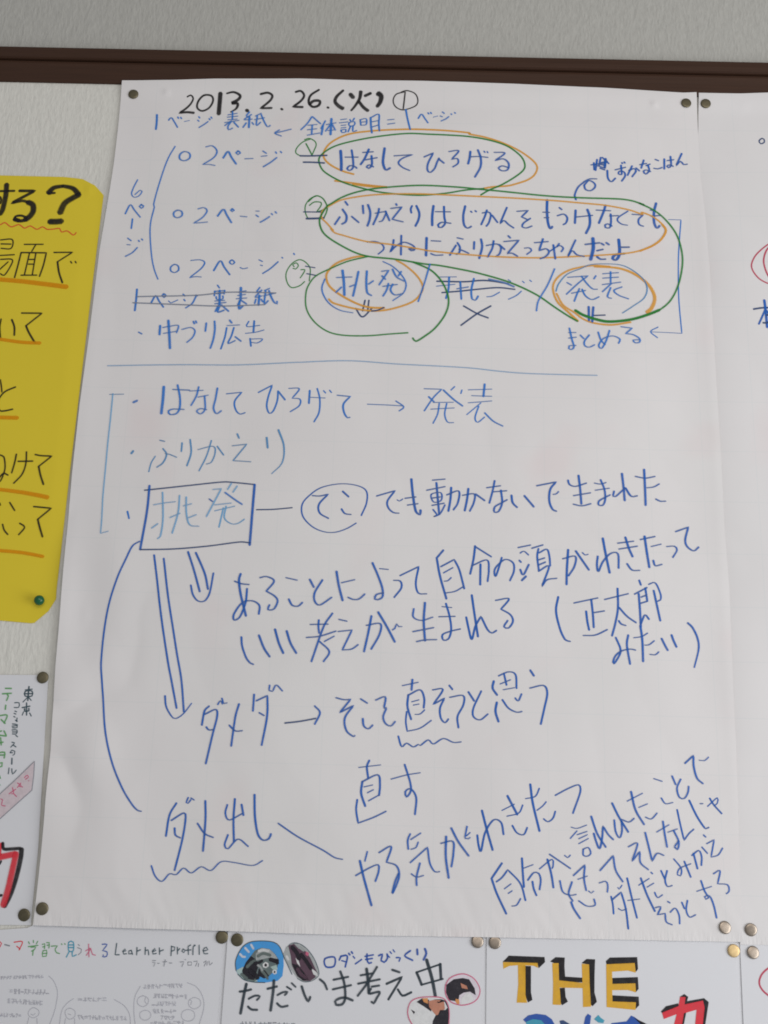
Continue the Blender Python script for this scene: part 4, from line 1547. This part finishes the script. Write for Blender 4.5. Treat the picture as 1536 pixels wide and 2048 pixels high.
96,96,:684 115 700 64 683 62
95,95,:700 64 729 39
95,95,:592 16 610 8 605 -35 639 -42
#leftlow red_letter J
551,551,:587 -484 636 -471 769 -440
552,594,:777 -437 759 -576 739 -736 712 -864
341,341,:640 -361 632 -402 634 -450
#leftlow letter_shadow K
298,298,:652 -353 666 -401 738 -399 810 -393
468,383,:819 -397 819 -478 799 -631 768 -767 726 -872
212,212,:643 -527 653 -502
251,251,:665 -786 690 -781
#profile heading_word J
99,99,:-783 846 -766 832 -778 803
99,99,:-661 845 -591 851 -611 784
99,99,:-635 814 -603 792
#profile heading_word H
124,124,:-738 824 -695 815
82,82,:-114 842 -102 832
82,82,:-119 817 -83 804 -85 779 -106 760
#profile heading_word F
99,99,:-539 852 -528 835
99,99,:-499 864 -495 846
99,99,:-460 858 -471 836
99,99,:-537 813 -454 826
99,99,:-514 809 -472 811 -491 782 -506 778
99,99,:-492 789 -491 745
99,99,:-420 834 -398 840 -397 799
99,99,:-414 813 -397 820
99,99,:-384 849 -361 850 -360 806
99,99,:-378 828 -360 832
99,99,:-407 784 -406 738 -376 742 -377 789 -407 784
98,98,:-407 763 -376 764
99,99,:-342 822 -289 827 -289 827 -306 801 -291 772 -264 765
99,99,:-257 844 -251 836
99,99,:-230 846 -224 839
#profile heading_word U
107,107,:-196 858 -158 859 -151 791 -189 790 -196 858
107,107,:-194 836 -156 837
107,107,:-192 815 -154 816
107,107,:-185 783 -205 738
107,107,:-158 784 -154 747 -121 760
#profile heading_word I
91,91,:-26 848 -13 745
90,90,:-46 792 -4 816 -37 757
90,90,:-4 811 16 766 41 761
#profile heading_word V
99,99,:89 848 131 849 97 798 97 798 136 790 136 755 102 750 108 766
#profile heading_line D
103,103,:212 860 207 769 207 769 243 770
103,103,:268 797 297 803 287 817 270 799 279 776 303 780
103,103,:341 808 321 802 321 779 344 781
103,103,:341 808 354 775
103,103,:387 832 389 772
103,103,:388 801 419 814
103,103,:458 834 460 777
103,103,:460 809 483 815 491 775
103,103,:520 803 550 811 539 827 521 809 527 783 555 789
103,103,:577 834 583 781
103,103,:581 806 614 819
103,103,:679 851 680 773
103,103,:679 846 708 843 705 818 679 808
103,103,:729 843 734 788
103,103,:732 813 751 833
103,103,:780 830 769 812 786 801 798 820 780 830
103,103,:841 864 821 852 827 787
103,103,:804 820 847 825
103,103,:874 865 863 847 865 786
103,103,:874 858 881 862
103,103,:912 864 919 790
103,103,:948 819 989 829 974 850 949 828 959 798 991 800
#profile heading_reading H
74,74,:528 731 554 733
74,74,:529 717 552 717 541 687
74,74,:572 711 587 712
74,74,:616 723 650 727
74,74,:635 742 627 689
74,74,:670 717 693 717
74,74,:761 726 791 731 779 690
74,74,:802 749 807 744
74,74,:826 728 828 703 858 704 857 729 826 728
74,74,:875 733 906 737 893 697
74,74,:918 720 916 694
74,74,:960 728 982 743 966 699
74,74,:990 736 988 706
74,74,:1005 740 1011 708 1034 727
#profile profile_bubble g
65,65,:-337 587 -290 546 -251 463 -254 357 -270 280 -295 200
#profile profile_bubble g
65,65,:-443 338 -476 310 -472 275 -432 259 -391 284 -395 319 -443 338
64,64,:-470 261 -481 195
64,64,:-402 256 -391 197
#profile profile_bubble g
64,64,:-209 202 -199 324 -152 388 -110 417
65,65,:231 419 319 373 370 305 385 218
64,64,:-136 343 -172 318 -154 270 -124 257 -88 278 -89 320 -136 343
64,64,:-162 262 -167 203
64,64,:-87 265 -79 206
64,64,:-456 289 -436 279 -419 294
64,64,:-143 298 -120 291
#profile profile_bubble g
64,64,:426 219 403 340 403 445 442 530
65,65,:834 566 912 536 971 460 986 370 953 234
#profile profile_bubble g
65,65,:471 455 429 432 432 390 478 370 517 396 514 434 471 455
64,64,:499 344 457 324 463 283 506 265 545 288 542 327 499 344
64,64,:857 359 809 337 811 289 864 268 911 291 907 340 857 359
65,65,:903 453 859 429 862 388 909 364 955 390 952 432 903 453
65,65,:494 447 489 412 506 392
65,65,:866 437 882 423 877 395
#profile bubble_text g
73,73,:-747 568 -735 569 -727 568
73,73,:-733 574 -733 563 -737 551
73,73,:-728 574 -728 563 -732 551
73,73,:-720 568 -711 569 -700 567
73,73,:-707 576 -706 564 -716 552
73,73,:-679 577 -677 566 -687 554
73,73,:-693 567 -682 568 -673 566
73,73,:-667 574 -656 576 -647 575
73,73,:-656 578 -656 567 -662 555
73,73,:-624 580 -624 569 -619 557
73,73,:-625 580 -626 569 -631 557
73,73,:-614 577 -606 579 -594 578
73,73,:-604 581 -602 570 -611 558
73,73,:-578 583 -576 571 -582 560
73,73,:-586 566 -577 567 -566 568
73,73,:-587 573 -575 575 -567 574
73,73,:-551 584 -548 573 -548 561
73,73,:-545 584 -543 573 -554 561
73,73,:-555 584 -554 573 -547 561
73,73,:-532 586 -531 574 -525 563
73,73,:-530 586 -531 574 -527 563
73,73,:-533 585 -532 574 -519 563
73,73,:-491 587 -492 576 -494 564
73,73,:-509 585 -501 587 -488 586
73,73,:-468 589 -468 577 -472 566
73,73,:-482 584 -472 586 -461 583
73,73,:-440 590 -438 579 -442 567
73,73,:-454 577 -443 579 -434 578
73,73,:-418 592 -415 580 -414 569
73,73,:-428 591 -425 580 -409 569
73,73,:-394 593 -394 582 -392 570
73,73,:-401 577 -394 578 -380 576
#profile bubble_text g
73,73,:-651 468 -639 470 -628 470
73,73,:-649 454 -635 456 -626 456
73,73,:-607 478 -604 459 -609 440
73,73,:-614 478 -612 459 -596 440
73,73,:-599 478 -598 459 -611 440
73,73,:-571 478 -569 459 -568 440
73,73,:-578 478 -577 459 -575 440
73,73,:-590 465 -581 466 -567 467
73,73,:-559 459 -545 460 -535 458
73,73,:-558 454 -545 455 -535 454
73,73,:-530 476 -517 477 -507 475
73,73,:-520 478 -518 459 -504 441
73,73,:-523 478 -520 459 -526 440
73,73,:-499 471 -488 473 -476 471
73,73,:-495 478 -492 460 -495 441
73,73,:-498 456 -483 458 -474 456
73,73,:-467 452 -457 453 -444 453
73,73,:-452 479 -450 460 -456 441
73,73,:-417 479 -415 460 -424 441
73,73,:-436 446 -424 448 -412 445
73,73,:-436 452 -426 454 -413 455
73,73,:-391 479 -389 460 -400 441
73,73,:-397 479 -392 460 -393 441
73,73,:-406 456 -393 457 -383 457
73,73,:-359 480 -359 461 -370 441
73,73,:-358 480 -357 461 -371 441
73,73,:-376 454 -362 456 -353 456
73,73,:-345 451 -334 452 -322 451
73,73,:-345 448 -334 450 -322 449
#profile bubble_text g
73,73,:-647 402 -646 384 -642 367
73,73,:-657 401 -656 384 -654 367
73,73,:-611 401 -608 384 -618 366
73,73,:-628 397 -620 399 -606 398
73,73,:-626 377 -616 379 -604 379
73,73,:-597 381 -583 382 -574 380
73,73,:-593 400 -589 382 -576 366
73,73,:-567 381 -559 382 -545 383
73,73,:-554 399 -551 382 -544 365
73,73,:-522 398 -522 381 -528 363
73,73,:-518 398 -518 381 -527 363
73,73,:-507 397 -505 379 -503 362
73,73,:-508 384 -500 385 -486 384
73,73,:-507 397 -505 379 -506 362
73,73,:-478 378 -464 380 -456 377
73,73,:-480 396 -477 379 -470 361
73,73,:-477 364 -466 366 -454 363
73,73,:-446 395 -445 378 -432 361
73,73,:-447 366 -434 368 -425 366
73,73,:-435 395 -435 378 -430 361
73,73,:-418 372 -409 374 -396 372
73,73,:-419 379 -411 381 -397 382
73,73,:-416 394 -416 377 -408 360
73,73,:-388 365 -378 367 -366 366
73,73,:-387 393 -386 376 -383 358
73,73,:-391 387 -379 389 -368 389
#profile bubble_text g
72,72,:-712 270 -700 271 -692 272
72,72,:-712 273 -705 275 -693 275
72,72,:-697 289 -697 275 -710 261
72,72,:-676 289 -677 275 -669 261
72,72,:-685 265 -677 266 -665 263
72,72,:-653 289 -653 275 -655 260
72,72,:-653 289 -650 275 -649 261
72,72,:-635 278 -626 280 -615 281
72,72,:-617 289 -613 275 -626 260
72,72,:-607 262 -598 264 -587 263
72,72,:-607 288 -608 274 -597 260
72,72,:-608 270 -598 272 -588 271
72,72,:-571 288 -569 274 -576 260
72,72,:-583 283 -575 284 -564 285
72,72,:-556 270 -546 271 -536 268
72,72,:-557 278 -546 279 -537 279
#profile bubble_text g
72,72,:-63 287 -53 289 -40 287
72,72,:-56 291 -53 275 -43 260
72,72,:-32 291 -32 275 -9 260
72,72,:-32 291 -28 275 -11 260
72,72,:-32 278 -20 279 -10 277
72,72,:-3 282 9 284 19 284
72,72,:-3 281 9 283 20 281
72,72,:-2 269 10 271 21 271
72,72,:26 285 38 287 49 285
72,72,:42 291 43 276 46 260
72,72,:57 275 71 277 79 277
72,72,:70 291 70 276 67 260
72,72,:86 291 86 276 105 260
72,72,:87 271 101 272 109 273
72,72,:88 262 97 264 110 263
72,72,:122 291 123 276 127 260
72,72,:117 291 120 276 126 260
72,72,:116 281 126 283 138 282
72,72,:147 266 160 268 169 268
72,72,:146 277 159 279 168 277
72,72,:175 287 185 288 197 289
72,72,:185 292 185 276 197 261
72,72,:205 280 213 282 227 280
72,72,:211 292 213 276 226 261
72,72,:236 264 250 266 258 266
72,72,:235 291 235 276 239 260
72,72,:274 292 275 276 269 260
72,72,:265 291 267 276 277 261
72,72,:293 286 306 288 316 289
72,72,:307 292 309 276 312 261
72,72,:325 268 339 270 347 269
72,72,:337 292 338 276 346 261
#profile bubble_text g
73,73,:-70 406 -52 408 -38 406
73,73,:-71 416 -58 418 -39 415
73,73,:-28 403 -9 405 3 405
73,73,:-8 427 -8 413 -9 399
73,73,:-14 427 -11 413 -8 399
73,73,:11 421 26 423 42 422
73,73,:15 428 15 414 36 400
73,73,:11 421 29 423 42 422
73,73,:59 429 59 415 57 401
73,73,:54 404 72 405 85 403
73,73,:102 430 105 416 96 402
73,73,:93 422 105 424 124 423
73,73,:134 428 145 429 165 429
73,73,:135 410 151 411 167 409
#profile bubble_text g
73,73,:483 541 486 525 477 509
73,73,:470 514 480 516 495 514
73,73,:502 531 517 532 527 529
73,73,:510 543 509 527 515 511
73,73,:518 543 519 527 513 511
73,73,:541 544 543 529 539 513
73,73,:548 545 549 529 552 513
73,73,:535 539 545 540 560 539
73,73,:574 546 577 531 592 515
73,73,:569 528 583 530 594 527
73,73,:602 536 615 538 627 537
73,73,:605 548 607 533 605 517
73,73,:634 545 647 547 660 547
73,73,:635 543 647 544 660 541
73,73,:668 545 681 547 693 547
73,73,:669 534 685 536 694 535
73,73,:687 553 687 537 691 521
73,73,:713 554 714 539 727 523
73,73,:724 555 723 539 722 523
73,73,:702 554 705 538 706 523
73,73,:734 552 747 553 760 550
73,73,:744 556 748 541 758 525
73,73,:788 558 788 543 780 527
73,73,:768 544 783 546 794 546
73,73,:767 558 770 542 790 527
#profile bubble_text g
73,73,:567 472 571 456 583 441
73,73,:579 472 581 456 561 440
73,73,:580 472 580 456 562 440
73,73,:595 472 596 456 607 441
73,73,:589 468 601 469 613 470
73,73,:607 472 607 456 607 441
73,73,:623 447 638 449 647 449
73,73,:627 472 628 456 639 441
73,73,:642 472 645 457 641 441
73,73,:660 472 663 456 662 441
73,73,:655 444 665 445 679 445
73,73,:653 468 667 470 677 468
73,73,:686 458 701 460 710 459
73,73,:685 468 700 470 709 469
73,73,:685 467 700 468 710 465
73,73,:719 472 718 456 721 441
73,73,:719 472 719 456 724 441
73,73,:718 460 728 462 742 462
73,73,:758 472 758 457 755 441
73,73,:750 453 765 455 774 454
73,73,:782 457 793 459 806 456
73,73,:782 463 792 465 806 463
73,73,:781 463 791 465 806 465
73,73,:834 473 833 457 828 441
73,73,:824 473 827 457 838 441
#profile bubble_text g
73,73,:553 386 563 387 579 387
73,73,:553 382 564 384 579 385
73,73,:587 384 598 386 614 387
73,73,:604 411 604 395 593 379
73,73,:626 412 627 397 627 381
73,73,:645 413 646 397 638 381
73,73,:621 412 624 396 641 381
73,73,:670 414 671 398 675 383
73,73,:655 411 667 413 681 411
73,73,:690 399 706 401 717 399
73,73,:694 415 694 400 692 384
73,73,:744 417 748 402 729 385
73,73,:724 417 725 401 750 386
#profile bubble_text g
72,72,:586 354 587 338 592 323
72,72,:575 354 577 338 581 322
72,72,:569 353 571 338 591 323
72,72,:607 354 609 339 605 323
72,72,:600 354 599 339 621 324
72,72,:633 340 643 342 658 342
72,72,:633 355 633 340 654 324
72,72,:640 355 640 340 638 324
72,72,:666 335 676 337 691 336
72,72,:666 340 677 342 691 339
72,72,:699 335 715 337 724 336
72,72,:712 357 712 342 716 326
72,72,:731 348 743 350 756 347
72,72,:731 340 742 342 756 341
#profile bubble_text g
72,72,:646 305 646 291 638 277
72,72,:631 303 645 305 654 303
72,72,:661 300 675 301 684 302
72,72,:683 305 682 291 673 277
72,72,:666 305 666 290 683 277
72,72,:692 295 700 297 714 297
72,72,:694 304 695 290 713 277
72,72,:722 295 732 297 745 296
72,72,:739 305 739 291 726 276
72,72,:721 300 735 302 744 303
#profile bubble_text g
72,72,:554 232 562 234 578 234
72,72,:552 246 568 248 577 245
72,72,:585 259 587 245 602 232
72,72,:584 254 599 256 608 255
72,72,:597 259 597 245 600 231
72,72,:616 242 631 244 641 242
72,72,:616 253 629 254 640 251
72,72,:653 262 655 248 657 234
72,72,:648 245 657 246 672 245
72,72,:697 263 699 249 693 235
72,72,:680 237 690 239 705 238
72,72,:680 241 695 242 704 241
72,72,:713 264 712 250 714 236
72,72,:712 247 727 249 736 247
72,72,:742 262 758 264 766 263
72,72,:744 241 753 243 768 240
72,72,:774 261 783 262 798 262
72,72,:787 267 787 253 787 239
72,72,:775 255 787 257 799 255
72,72,:821 268 822 254 812 240
72,72,:823 268 823 254 825 240
#thinking photo_cutout PH
G,b,0:-769 728 -755 800 -713 866 -646 900 -531 910 -454 901 -406 867 -372 796 -365 725 -372 640 -408 604 -513 587 -605 588 -689 603 -737 637 -762 672
G,y,0:-762 672 -707 702 -646 647 -575 592 -605 588 -689 603 -737 637
G,m,0:-611 833 -559 855 -489 847 -438 805 -405 760 -414 724 -420 695 -471 651 -500 622 -540 650 -576 613 -605 591 -689 607 -709 673 -675 745 -643 789
G,a,0:-602 811 -559 854 -489 847 -440 805 -417 775 -479 785 -546 769 -599 757
G,k,0:-643 789 -601 761 -581 705 -597 648 -606 605 -698 617 -709 673 -682 738
G,k,0:-493 775 -409 769 -403 735 -446 744 -488 756
G,k,0:-572 688 -519 678 -482 637 -523 618 -577 642
G,y,0:-474 708 -426 724 -413 692 -442 681
G,w,0:-518 746 -495 736 -490 715 -512 700 -535 706 -540 728
G,k,0:-518 734 -506 727 -507 714 -520 712 -526 722
G,w,0:-439 689 -421 681 -420 660 -437 652 -453 663 -454 679
G,k,0:-439 679 -431 672 -434 663 -443 665
246,246,m:-586 790 -541 813 -479 800
285,285,m:-672 703 -636 739 -607 754
246,246,w:-580 830 -543 841 -496 832
245,245,k:-613 733 -568 741 -546 756
244,244,m:-549 678 -517 650 -492 616
407,407,k:-648 675 -608 648 -576 620
245,245,k:-478 772 -439 759 -415 738
204,204,a:-582 719 -558 706 -541 678
285,285,m:-715 645 -667 611
#thinking streaks w
205,205,:-648 880 -626 848
205,205,:-697 853 -662 820
205,205,:-738 804 -715 783 -692 782
#thinking cutout_outline D
81,81,:-762 672 -772 736 -755 800 -713 866 -646 903 -531 912 -446 901 -399 863 -364 789 -348 761 -289 656
81,81,:-745 644 -689 602 -605 586 -513 585
#thinking cutout_outline D
82,82,:-349 861 -301 900 -239 898 -173 859 -108 782 -66 691 -68 647 -120 610 -188 601 -242 626
#thinking photo_cutout PH
G,a,0:-366 818 -345 868 -301 898 -239 896 -176 858 -112 782 -70 691 -68 648 -120 611 -188 603 -242 629 -290 685 -348 768
G,n,0:-330 879 -285 895 -245 857 -183 837 -143 788 -101 711 -73 669 -115 689 -91 640 -135 610 -188 608 -243 643 -292 727 -304 798
G,k,0:-293 741 -247 728 -191 673 -150 618 -196 611 -243 650
G,w,0:-265 785 -241 764 -223 715 -247 743
G,w,0:-132 710 -84 676 -72 648 -107 661
G,I,0:-179 837 -156 827 -162 802 -182 815
369,369,k:-299 869 -259 828 -234 778
327,327,k:-220 814 -172 759 -131 703
326,326,n:-245 700 -213 658 -166 631
205,205,a:-238 871 -199 844
245,245,w:-342 797 -325 769
#thinking heading_line d
264,264,:-668 571 -683 491 -704 339
202,202,:-722 509 -673 516 -624 529
186,186,:-643 455 -591 481 -549 477 -574 447
201,201,:-645 396 -615 374 -564 372
264,264,:-438 604 -441 511 -454 369
202,202,:-490 537 -409 558
186,186,:-404 490 -358 514 -319 517 -342 492
201,201,:-403 428 -367 401 -311 411
162,162,:-328 558 -287 535
162,162,:-289 588 -252 557
223,223,:-203 565 -175 497 -143 449 -127 485
203,203,:-54 624 -13 593 12 545
187,187,:61 622 187 649
186,186,:58 547 214 585
224,224,:117 690 154 598 166 486 145 436 92 429 82 455 113 477 166 486 231 466
#thinking heading_line d
265,265,:338 717 352 631 363 526
187,187,:288 663 392 682
204,204,:426 734 381 660 331 581 269 502
186,186,:269 597 454 637
186,186,:384 577 450 588
202,202,:380 562 363 522 453 539 432 493 406 449 386 460
204,204,:553 714 618 696
211,211,:507 602 638 659 638 659 526 480
202,202,:604 562 643 514 688 528 720 543
244,244,:759 699 780 657 804 602
163,163,:759 699 965 770
265,265,:957 770 966 651
162,162,:800 602 984 654
306,306,:842 800 890 653 920 519
#thinking heading_line V
163,163,:-18 784 -6 723 63 730 63 799 -18 784
164,164,:118 809 104 777
164,164,:116 808 171 812 157 724
123,123,:125 774 160 766
164,164,:182 834 194 821
164,164,:205 847 216 833
#thinking heading_line V
123,123,:220 811 236 795
139,139,:241 751 295 789
164,164,:338 833 339 787 356 759 378 766
139,139,:320 813 393 827
139,139,:326 788 386 799
164,164,:436 821 468 833 458 783 485 771 511 802 507 838
123,123,:510 830 530 810
123,123,:531 856 546 841
123,123,:557 872 572 854
139,139,:585 810 621 810 610 782
164,164,:705 869 657 827 726 792
205,205,:761 881 765 839
205,205,:826 887 839 850 816 798
#thinking photo_cutout PH
G,e,0:1005 606 1035 657 1095 686 1163 695 1232 669 1277 621 1293 565 1270 508 1218 472 1135 456 1052 478 1013 522 1004 564
G,k,0:1012 607 1073 651 1148 663 1201 654 1247 585 1257 536 1210 563 1157 554 1119 532 1112 483 1036 492 1010 550
G,f,0:1130 624 1179 604 1191 580 1141 589
G,t,0:1091 500 1116 497 1121 466 1108 457 1089 483
G,w,0:1142 512 1187 555 1217 542 1240 508 1218 476 1135 459
#thinking photo_cutout PH
G,w,0:691 402 719 473 794 503 923 510 999 494 1033 425 1035 287 738 279 699 347
G,k,0:765 470 810 496 863 487 886 435 887 400 833 434
G,t,0:810 496 855 499 857 459 825 472
G,f,0:863 476 931 492 991 480 999 424 962 389 932 367 894 408 871 435
G,k,0:900 491 968 490 946 465 931 475 999 480 1026 432 1007 411 962 409 947 374 925 367 903 324 896 283 1027 286 1036 370 1029 432 1006 484 968 493
G,k,0:717 410 751 390 744 376
#thinking cutout_outline I
97,97,:1005 606 1035 657 1095 688 1163 697 1232 671 1277 621 1294 565 1272 507 1218 470 1135 454 1052 476 1012 522 1002 564 1005 606
#thinking cutout_outline I
96,96,:738 282 699 347 692 409 719 473 794 504 923 512 999 495 1035 425 1037 290
#thinking small_writing H
64,64,:-702 263 -691 264 -672 265
64,64,:-684 280 -681 267 -677 255
64,64,:-656 279 -655 267 -656 254
64,64,:-653 279 -651 267 -639 255
64,64,:-611 279 -612 267 -623 254
64,64,:-624 279 -623 267 -602 255
64,64,:-577 279 -578 267 -579 254
64,64,:-581 279 -579 267 -565 255
64,64,:-531 279 -530 267 -539 254
64,64,:-546 259 -532 261 -516 259
64,64,:-546 265 -535 267 -517 266
64,64,:-498 279 -499 266 -497 254
64,64,:-508 267 -496 269 -478 268
64,64,:-466 279 -464 266 -443 254
64,64,:-469 275 -458 276 -440 276
64,64,:-469 265 -452 267 -439 265
64,64,:-430 276 -414 278 -401 279
64,64,:-430 275 -412 277 -401 276
64,64,:-430 274 -412 276 -401 276
64,64,:-391 267 -378 268 -361 268
64,64,:-377 279 -377 266 -377 254
64,64,:-334 279 -332 266 -333 254
64,64,:-352 266 -333 268 -322 268
64,64,:-338 279 -338 266 -345 254
64,64,:-313 263 -298 265 -283 264
64,64,:-313 267 -296 269 -284 267
64,64,:-312 278 -312 266 -285 254
64,64,:-275 273 -257 275 -245 272
64,64,:-274 271 -264 273 -245 273
64,64,:-274 257 -256 258 -244 255
#the painted_letter a1
G,K,0:-714 803 -664 849 -362 846 -360 809 -412 761 -422 798
G,K,0:-528 774 -479 773 -481 569 -469 510 -503 491 -527 550
G,Y,0:-714 797 -422 798 -418 763 -452 779 -526 779 -527 550 -513 488 -597 486 -583 621 -585 779 -659 773 -709 748
#the painted_letter a1
G,K,0:-313 814 -268 848 -192 847 -197 787 -191 697 -47 692 -45 661 -158 656 -240 669 -244 805 -274 802
G,K,0:-237 607 -196 611 -191 540 -172 506 -219 478 -237 503
G,K,0:-48 810 -6 841 63 841 55 721 51 583 70 511 35 478 14 491 10 655 11 800
G,Y,0:-295 801 -246 803 -243 667 -45 652 -46 803 11 800 12 646 20 472 -43 467 -44 615 -239 614 -231 478 -296 479 -290 647
#the painted_letter a1
G,K,0:157 829 190 857 420 867 422 776 406 753 397 820 161 804
G,K,0:206 697 420 710 422 621 399 593 398 661 206 651
G,K,0:202 562 422 557 422 493 395 465 397 513 201 516
G,Y,0:159 804 397 820 402 748 338 763 204 750 204 651 398 661 399 594 333 611 201 606 201 515 397 513 392 458 154 473
#the painted_letter b1
G,V,0:-544 354 -504 387 -436 402 -358 395 -309 365 -280 321 -358 319 -397 354 -465 361 -524 337
G,U,0:-524 337 -465 361 -397 354 -358 319 -515 315
#the painted_letter b2
G,V,0:-41 327 -25 391 -5 414 19 401 7 329
G,N,0:-241 354 -212 359 -144 325 -232 322
G,U,0:47 375 82 407 101 385 130 368 120 350 81 353
G,V,0:188 347 316 364 356 410 385 397 442 358 461 341 188 334
G,K,0:375 403 399 384 462 357 500 338 441 340
#the painted_letter c1
G,K,0:606 448 648 489 751 515 756 496 614 439
G,K,0:766 566 806 588 835 568 825 533 970 560 1005 533 966 353 943 352 968 488 959 542 804 508 813 566
G,K,0:794 442 813 449 787 348 768 347
G,J,0:614 439 754 494 771 566 813 566 804 508 959 542 968 488 945 352 886 351 904 473 794 442 772 348 709 346 736 435 626 395
#edge red_ring R
163,163,:-642 841 -717 832 -779 809 -836 760 -861 698 -843 645 -792 599 -734 572 -660 574
"""
LABELS = {'strike_mark': 'two grey lines crossing out the words', 'handwritten_date': 'black brush handwriting of the date',
          'handwritten_note': 'small slanted blue note', 'rule_line': 'thin grey-blue dividing line'}
ink = None; name = None; ck = None; k = 0; kglob = {}
for line in DATA.strip().splitlines():
    if line[0] == '#':
        if ink and ink.v:
            o = ink.build(name)
            if name in LABELS: o['label'] = LABELS[name]
        s, name, ck = line[1:].split()
        ink = Ink(s)
        continue
    head, body = line.split(':', 1)
    a, b, cc = head.split(',')
    v = list(map(int, body.split()))
    pts = list(zip(v[::2], v[1::2]))
    k = kglob.get(s, 0); kglob[s] = (k + 1) % 60
    if a == 'G': ink.poly(pts, b, k)
    else: ink.stroke(pts, int(a) / 100000, int(b) / 100000, cc or ck, k)
if ink and ink.v: ink.build(name)

# ---------------------------------------------------------------- drawing pins
def lathe(prof, n=28):
    vs = []; fs = []
    for (r, d) in prof:
        if r < 1e-7: vs.append((0, -d, 0))
        else:
            for i in range(n):
                a = 2 * math.pi * i / n; vs.append((r * math.cos(a), -d, r * math.sin(a)))
    idx = []; c = 0
    for (r, d) in prof:
        if r < 1e-7: idx.append([c] * n); c += 1
        else: idx.append(list(range(c, c + n))); c += n
    for a, b in zip(idx, idx[1:]):
        for i in range(n):
            j = (i + 1) % n
            f = [a[i], a[j], b[j], b[i]]
            g = []
            for q in f:
                if q not in g: g.append(q)
            if len(g) > 2: fs.append(tuple(g))
    return vs, fs

def fix_normals(me):
    bm = bmesh.new(); bm.from_mesh(me); bmesh.ops.remove_doubles(bm, verts=bm.verts, dist=1e-7)
    bmesh.ops.recalc_face_normals(bm, faces=bm.faces); bm.to_mesh(me); bm.free()

R0 = 0.0053
hv, hf = lathe([(0, 0.00140), (R0 * 0.4, 0.00138), (R0 * 0.7, 0.00130), (R0 * 0.86, 0.00116), (R0 * 0.96, 0.0009), (R0, 0.0005), (R0 * 0.985, 0.0001), (R0 * 0.9, 0.0001), (0, 0.0004)])
sv, sf = lathe([(0, 0.0005), (0.0005, 0.0004), (0.0005, -0.0012), (0.0001, -0.0016), (0, -0.0016)], 10)
PINS = [('main', -0.28589, 1.91562, 5.65), ('main', 0.29039, 1.91915, 5.62), ('right', 0.31086, 1.91956, 5.62), ('leftlow', -0.31589, 1.30823, 5.41), ('leftlow', -0.30992, 1.10651, 5.2), ('main', -0.294, 1.11225, 5.0), ('profile', -0.13994, 1.09333, 5.35), ('thinking', -0.12676, 1.09155, 5.35), ('thinking', 0.07705, 1.0957, 5.34), ('the', 0.0918, 1.09529, 5.34), ('main', 0.28697, 1.11256, 5.37), ('right', 0.30917, 1.11125, 5.57), ('the', 0.29365, 1.09413, 5.53), ('edge', 0.31007, 1.09321, 5.53)]
PLABEL = [
 'dark brass drawing pin at the top left corner of the large middle sheet',
 'brass drawing pin at the top right corner of the large middle sheet',
 'brass drawing pin at the top left corner of the right-hand sheet',
 'dark brass drawing pin at the top right corner of the poster below the yellow one',
 'dark brass drawing pin at the lower right corner of the poster with the red character',
 'brass drawing pin at the bottom left corner of the large middle sheet',
 'dark brass drawing pin at the top right corner of the Learner profile poster',
 'dark brass drawing pin next to the blue cut-out photograph',
 'shiny brass drawing pin at the top right corner of the poster with cut-out photographs',
 'greyish drawing pin at the top left corner of the THE poster',
 'greyish brass drawing pin at the bottom right corner of the large middle sheet',
 'brown drawing pin at the bottom left corner of the right-hand sheet',
 'bright yellow brass drawing pin at the top right corner of the THE poster',
 'silvery drawing pin at the top left of the poster in the bottom right corner']
PM = ['brass', 'brass', 'brass', 'brass', 'brass', 'brass', 'brass', 'brass', 'brass_dull', 'brass_dull', 'brass_dull', 'brass_dull', 'brass_bright', 'brass_dull']
TILT = [(0.03, 0.02), (0.0, 0.03), (0.04, -0.02), (-0.04, 0.03), (0.08, -0.05), (0.02, 0.06), (-0.05, 0.04), (0.07, -0.04), (-0.10, 0.10), (-0.04, 0.06), (-0.12, 0.12), (0.03, 0.0), (0.0, 0.02), (-0.12, 0.10)]
meshes = {}
for i, (s, x, z, r) in enumerate(PINS):
    root = bpy.data.objects.new('drawing_pin', None); col.objects.link(root)
    root.location = (x, -height(s, x, z) - 0.0001, z)
    root.rotation_euler = (TILT[i][0], 0, TILT[i][1])
    tag(root, PLABEL[i], 'drawing pin', 'drawing pins holding the papers')
    key = PM[i]
    if key not in meshes:
        h = mesh_obj('pin_head', hv, hf, MAT[key], root, smooth=True); fix_normals(h.data)
        for p in h.data.polygons: p.use_smooth = True
        meshes[key] = h.data
    else:
        h = bpy.data.objects.new('pin_head', meshes[key]); col.objects.link(h); h.parent = root
    if 'spike' not in meshes:
        sp = mesh_obj('spike', sv, sf, MAT['steel'], root, smooth=True); fix_normals(sp.data); meshes['spike'] = sp.data
    else:
        sp = bpy.data.objects.new('spike', meshes['spike']); col.objects.link(sp); sp.parent = root

# green ball-headed map pin at the foot of the yellow poster
gp = bpy.data.objects.new('push_pin', None); col.objects.link(gp)
gx, gz = -0.3257, 1.3783
gp.location = (gx, -height('yellow', gx, gz), gz); gp.rotation_euler = (0.08, 0, 0.1)
tag(gp, 'small green ball-headed push pin at the lower right corner of the yellow poster', 'push pin')
prof = [(0, 0.0100)] + [(0.0047 * math.sin(a), 0.0055 + 0.0045 * math.cos(a)) for a in [math.pi * q / 12 for q in range(1, 12)]] + [(0.0016, 0.0008), (0, 0.0008)]
v_, f_ = lathe(prof); h = mesh_obj('pin_head', v_, f_, MAT['green'], gp, smooth=True); fix_normals(h.data)
for p in h.data.polygons: p.use_smooth = True
v_, f_ = lathe([(0, 0.0010), (0.0006, 0.0010), (0.0006, -0.002), (0, -0.002)], 10); h = mesh_obj('spike', v_, f_, MAT['steel'], gp); fix_normals(h.data)
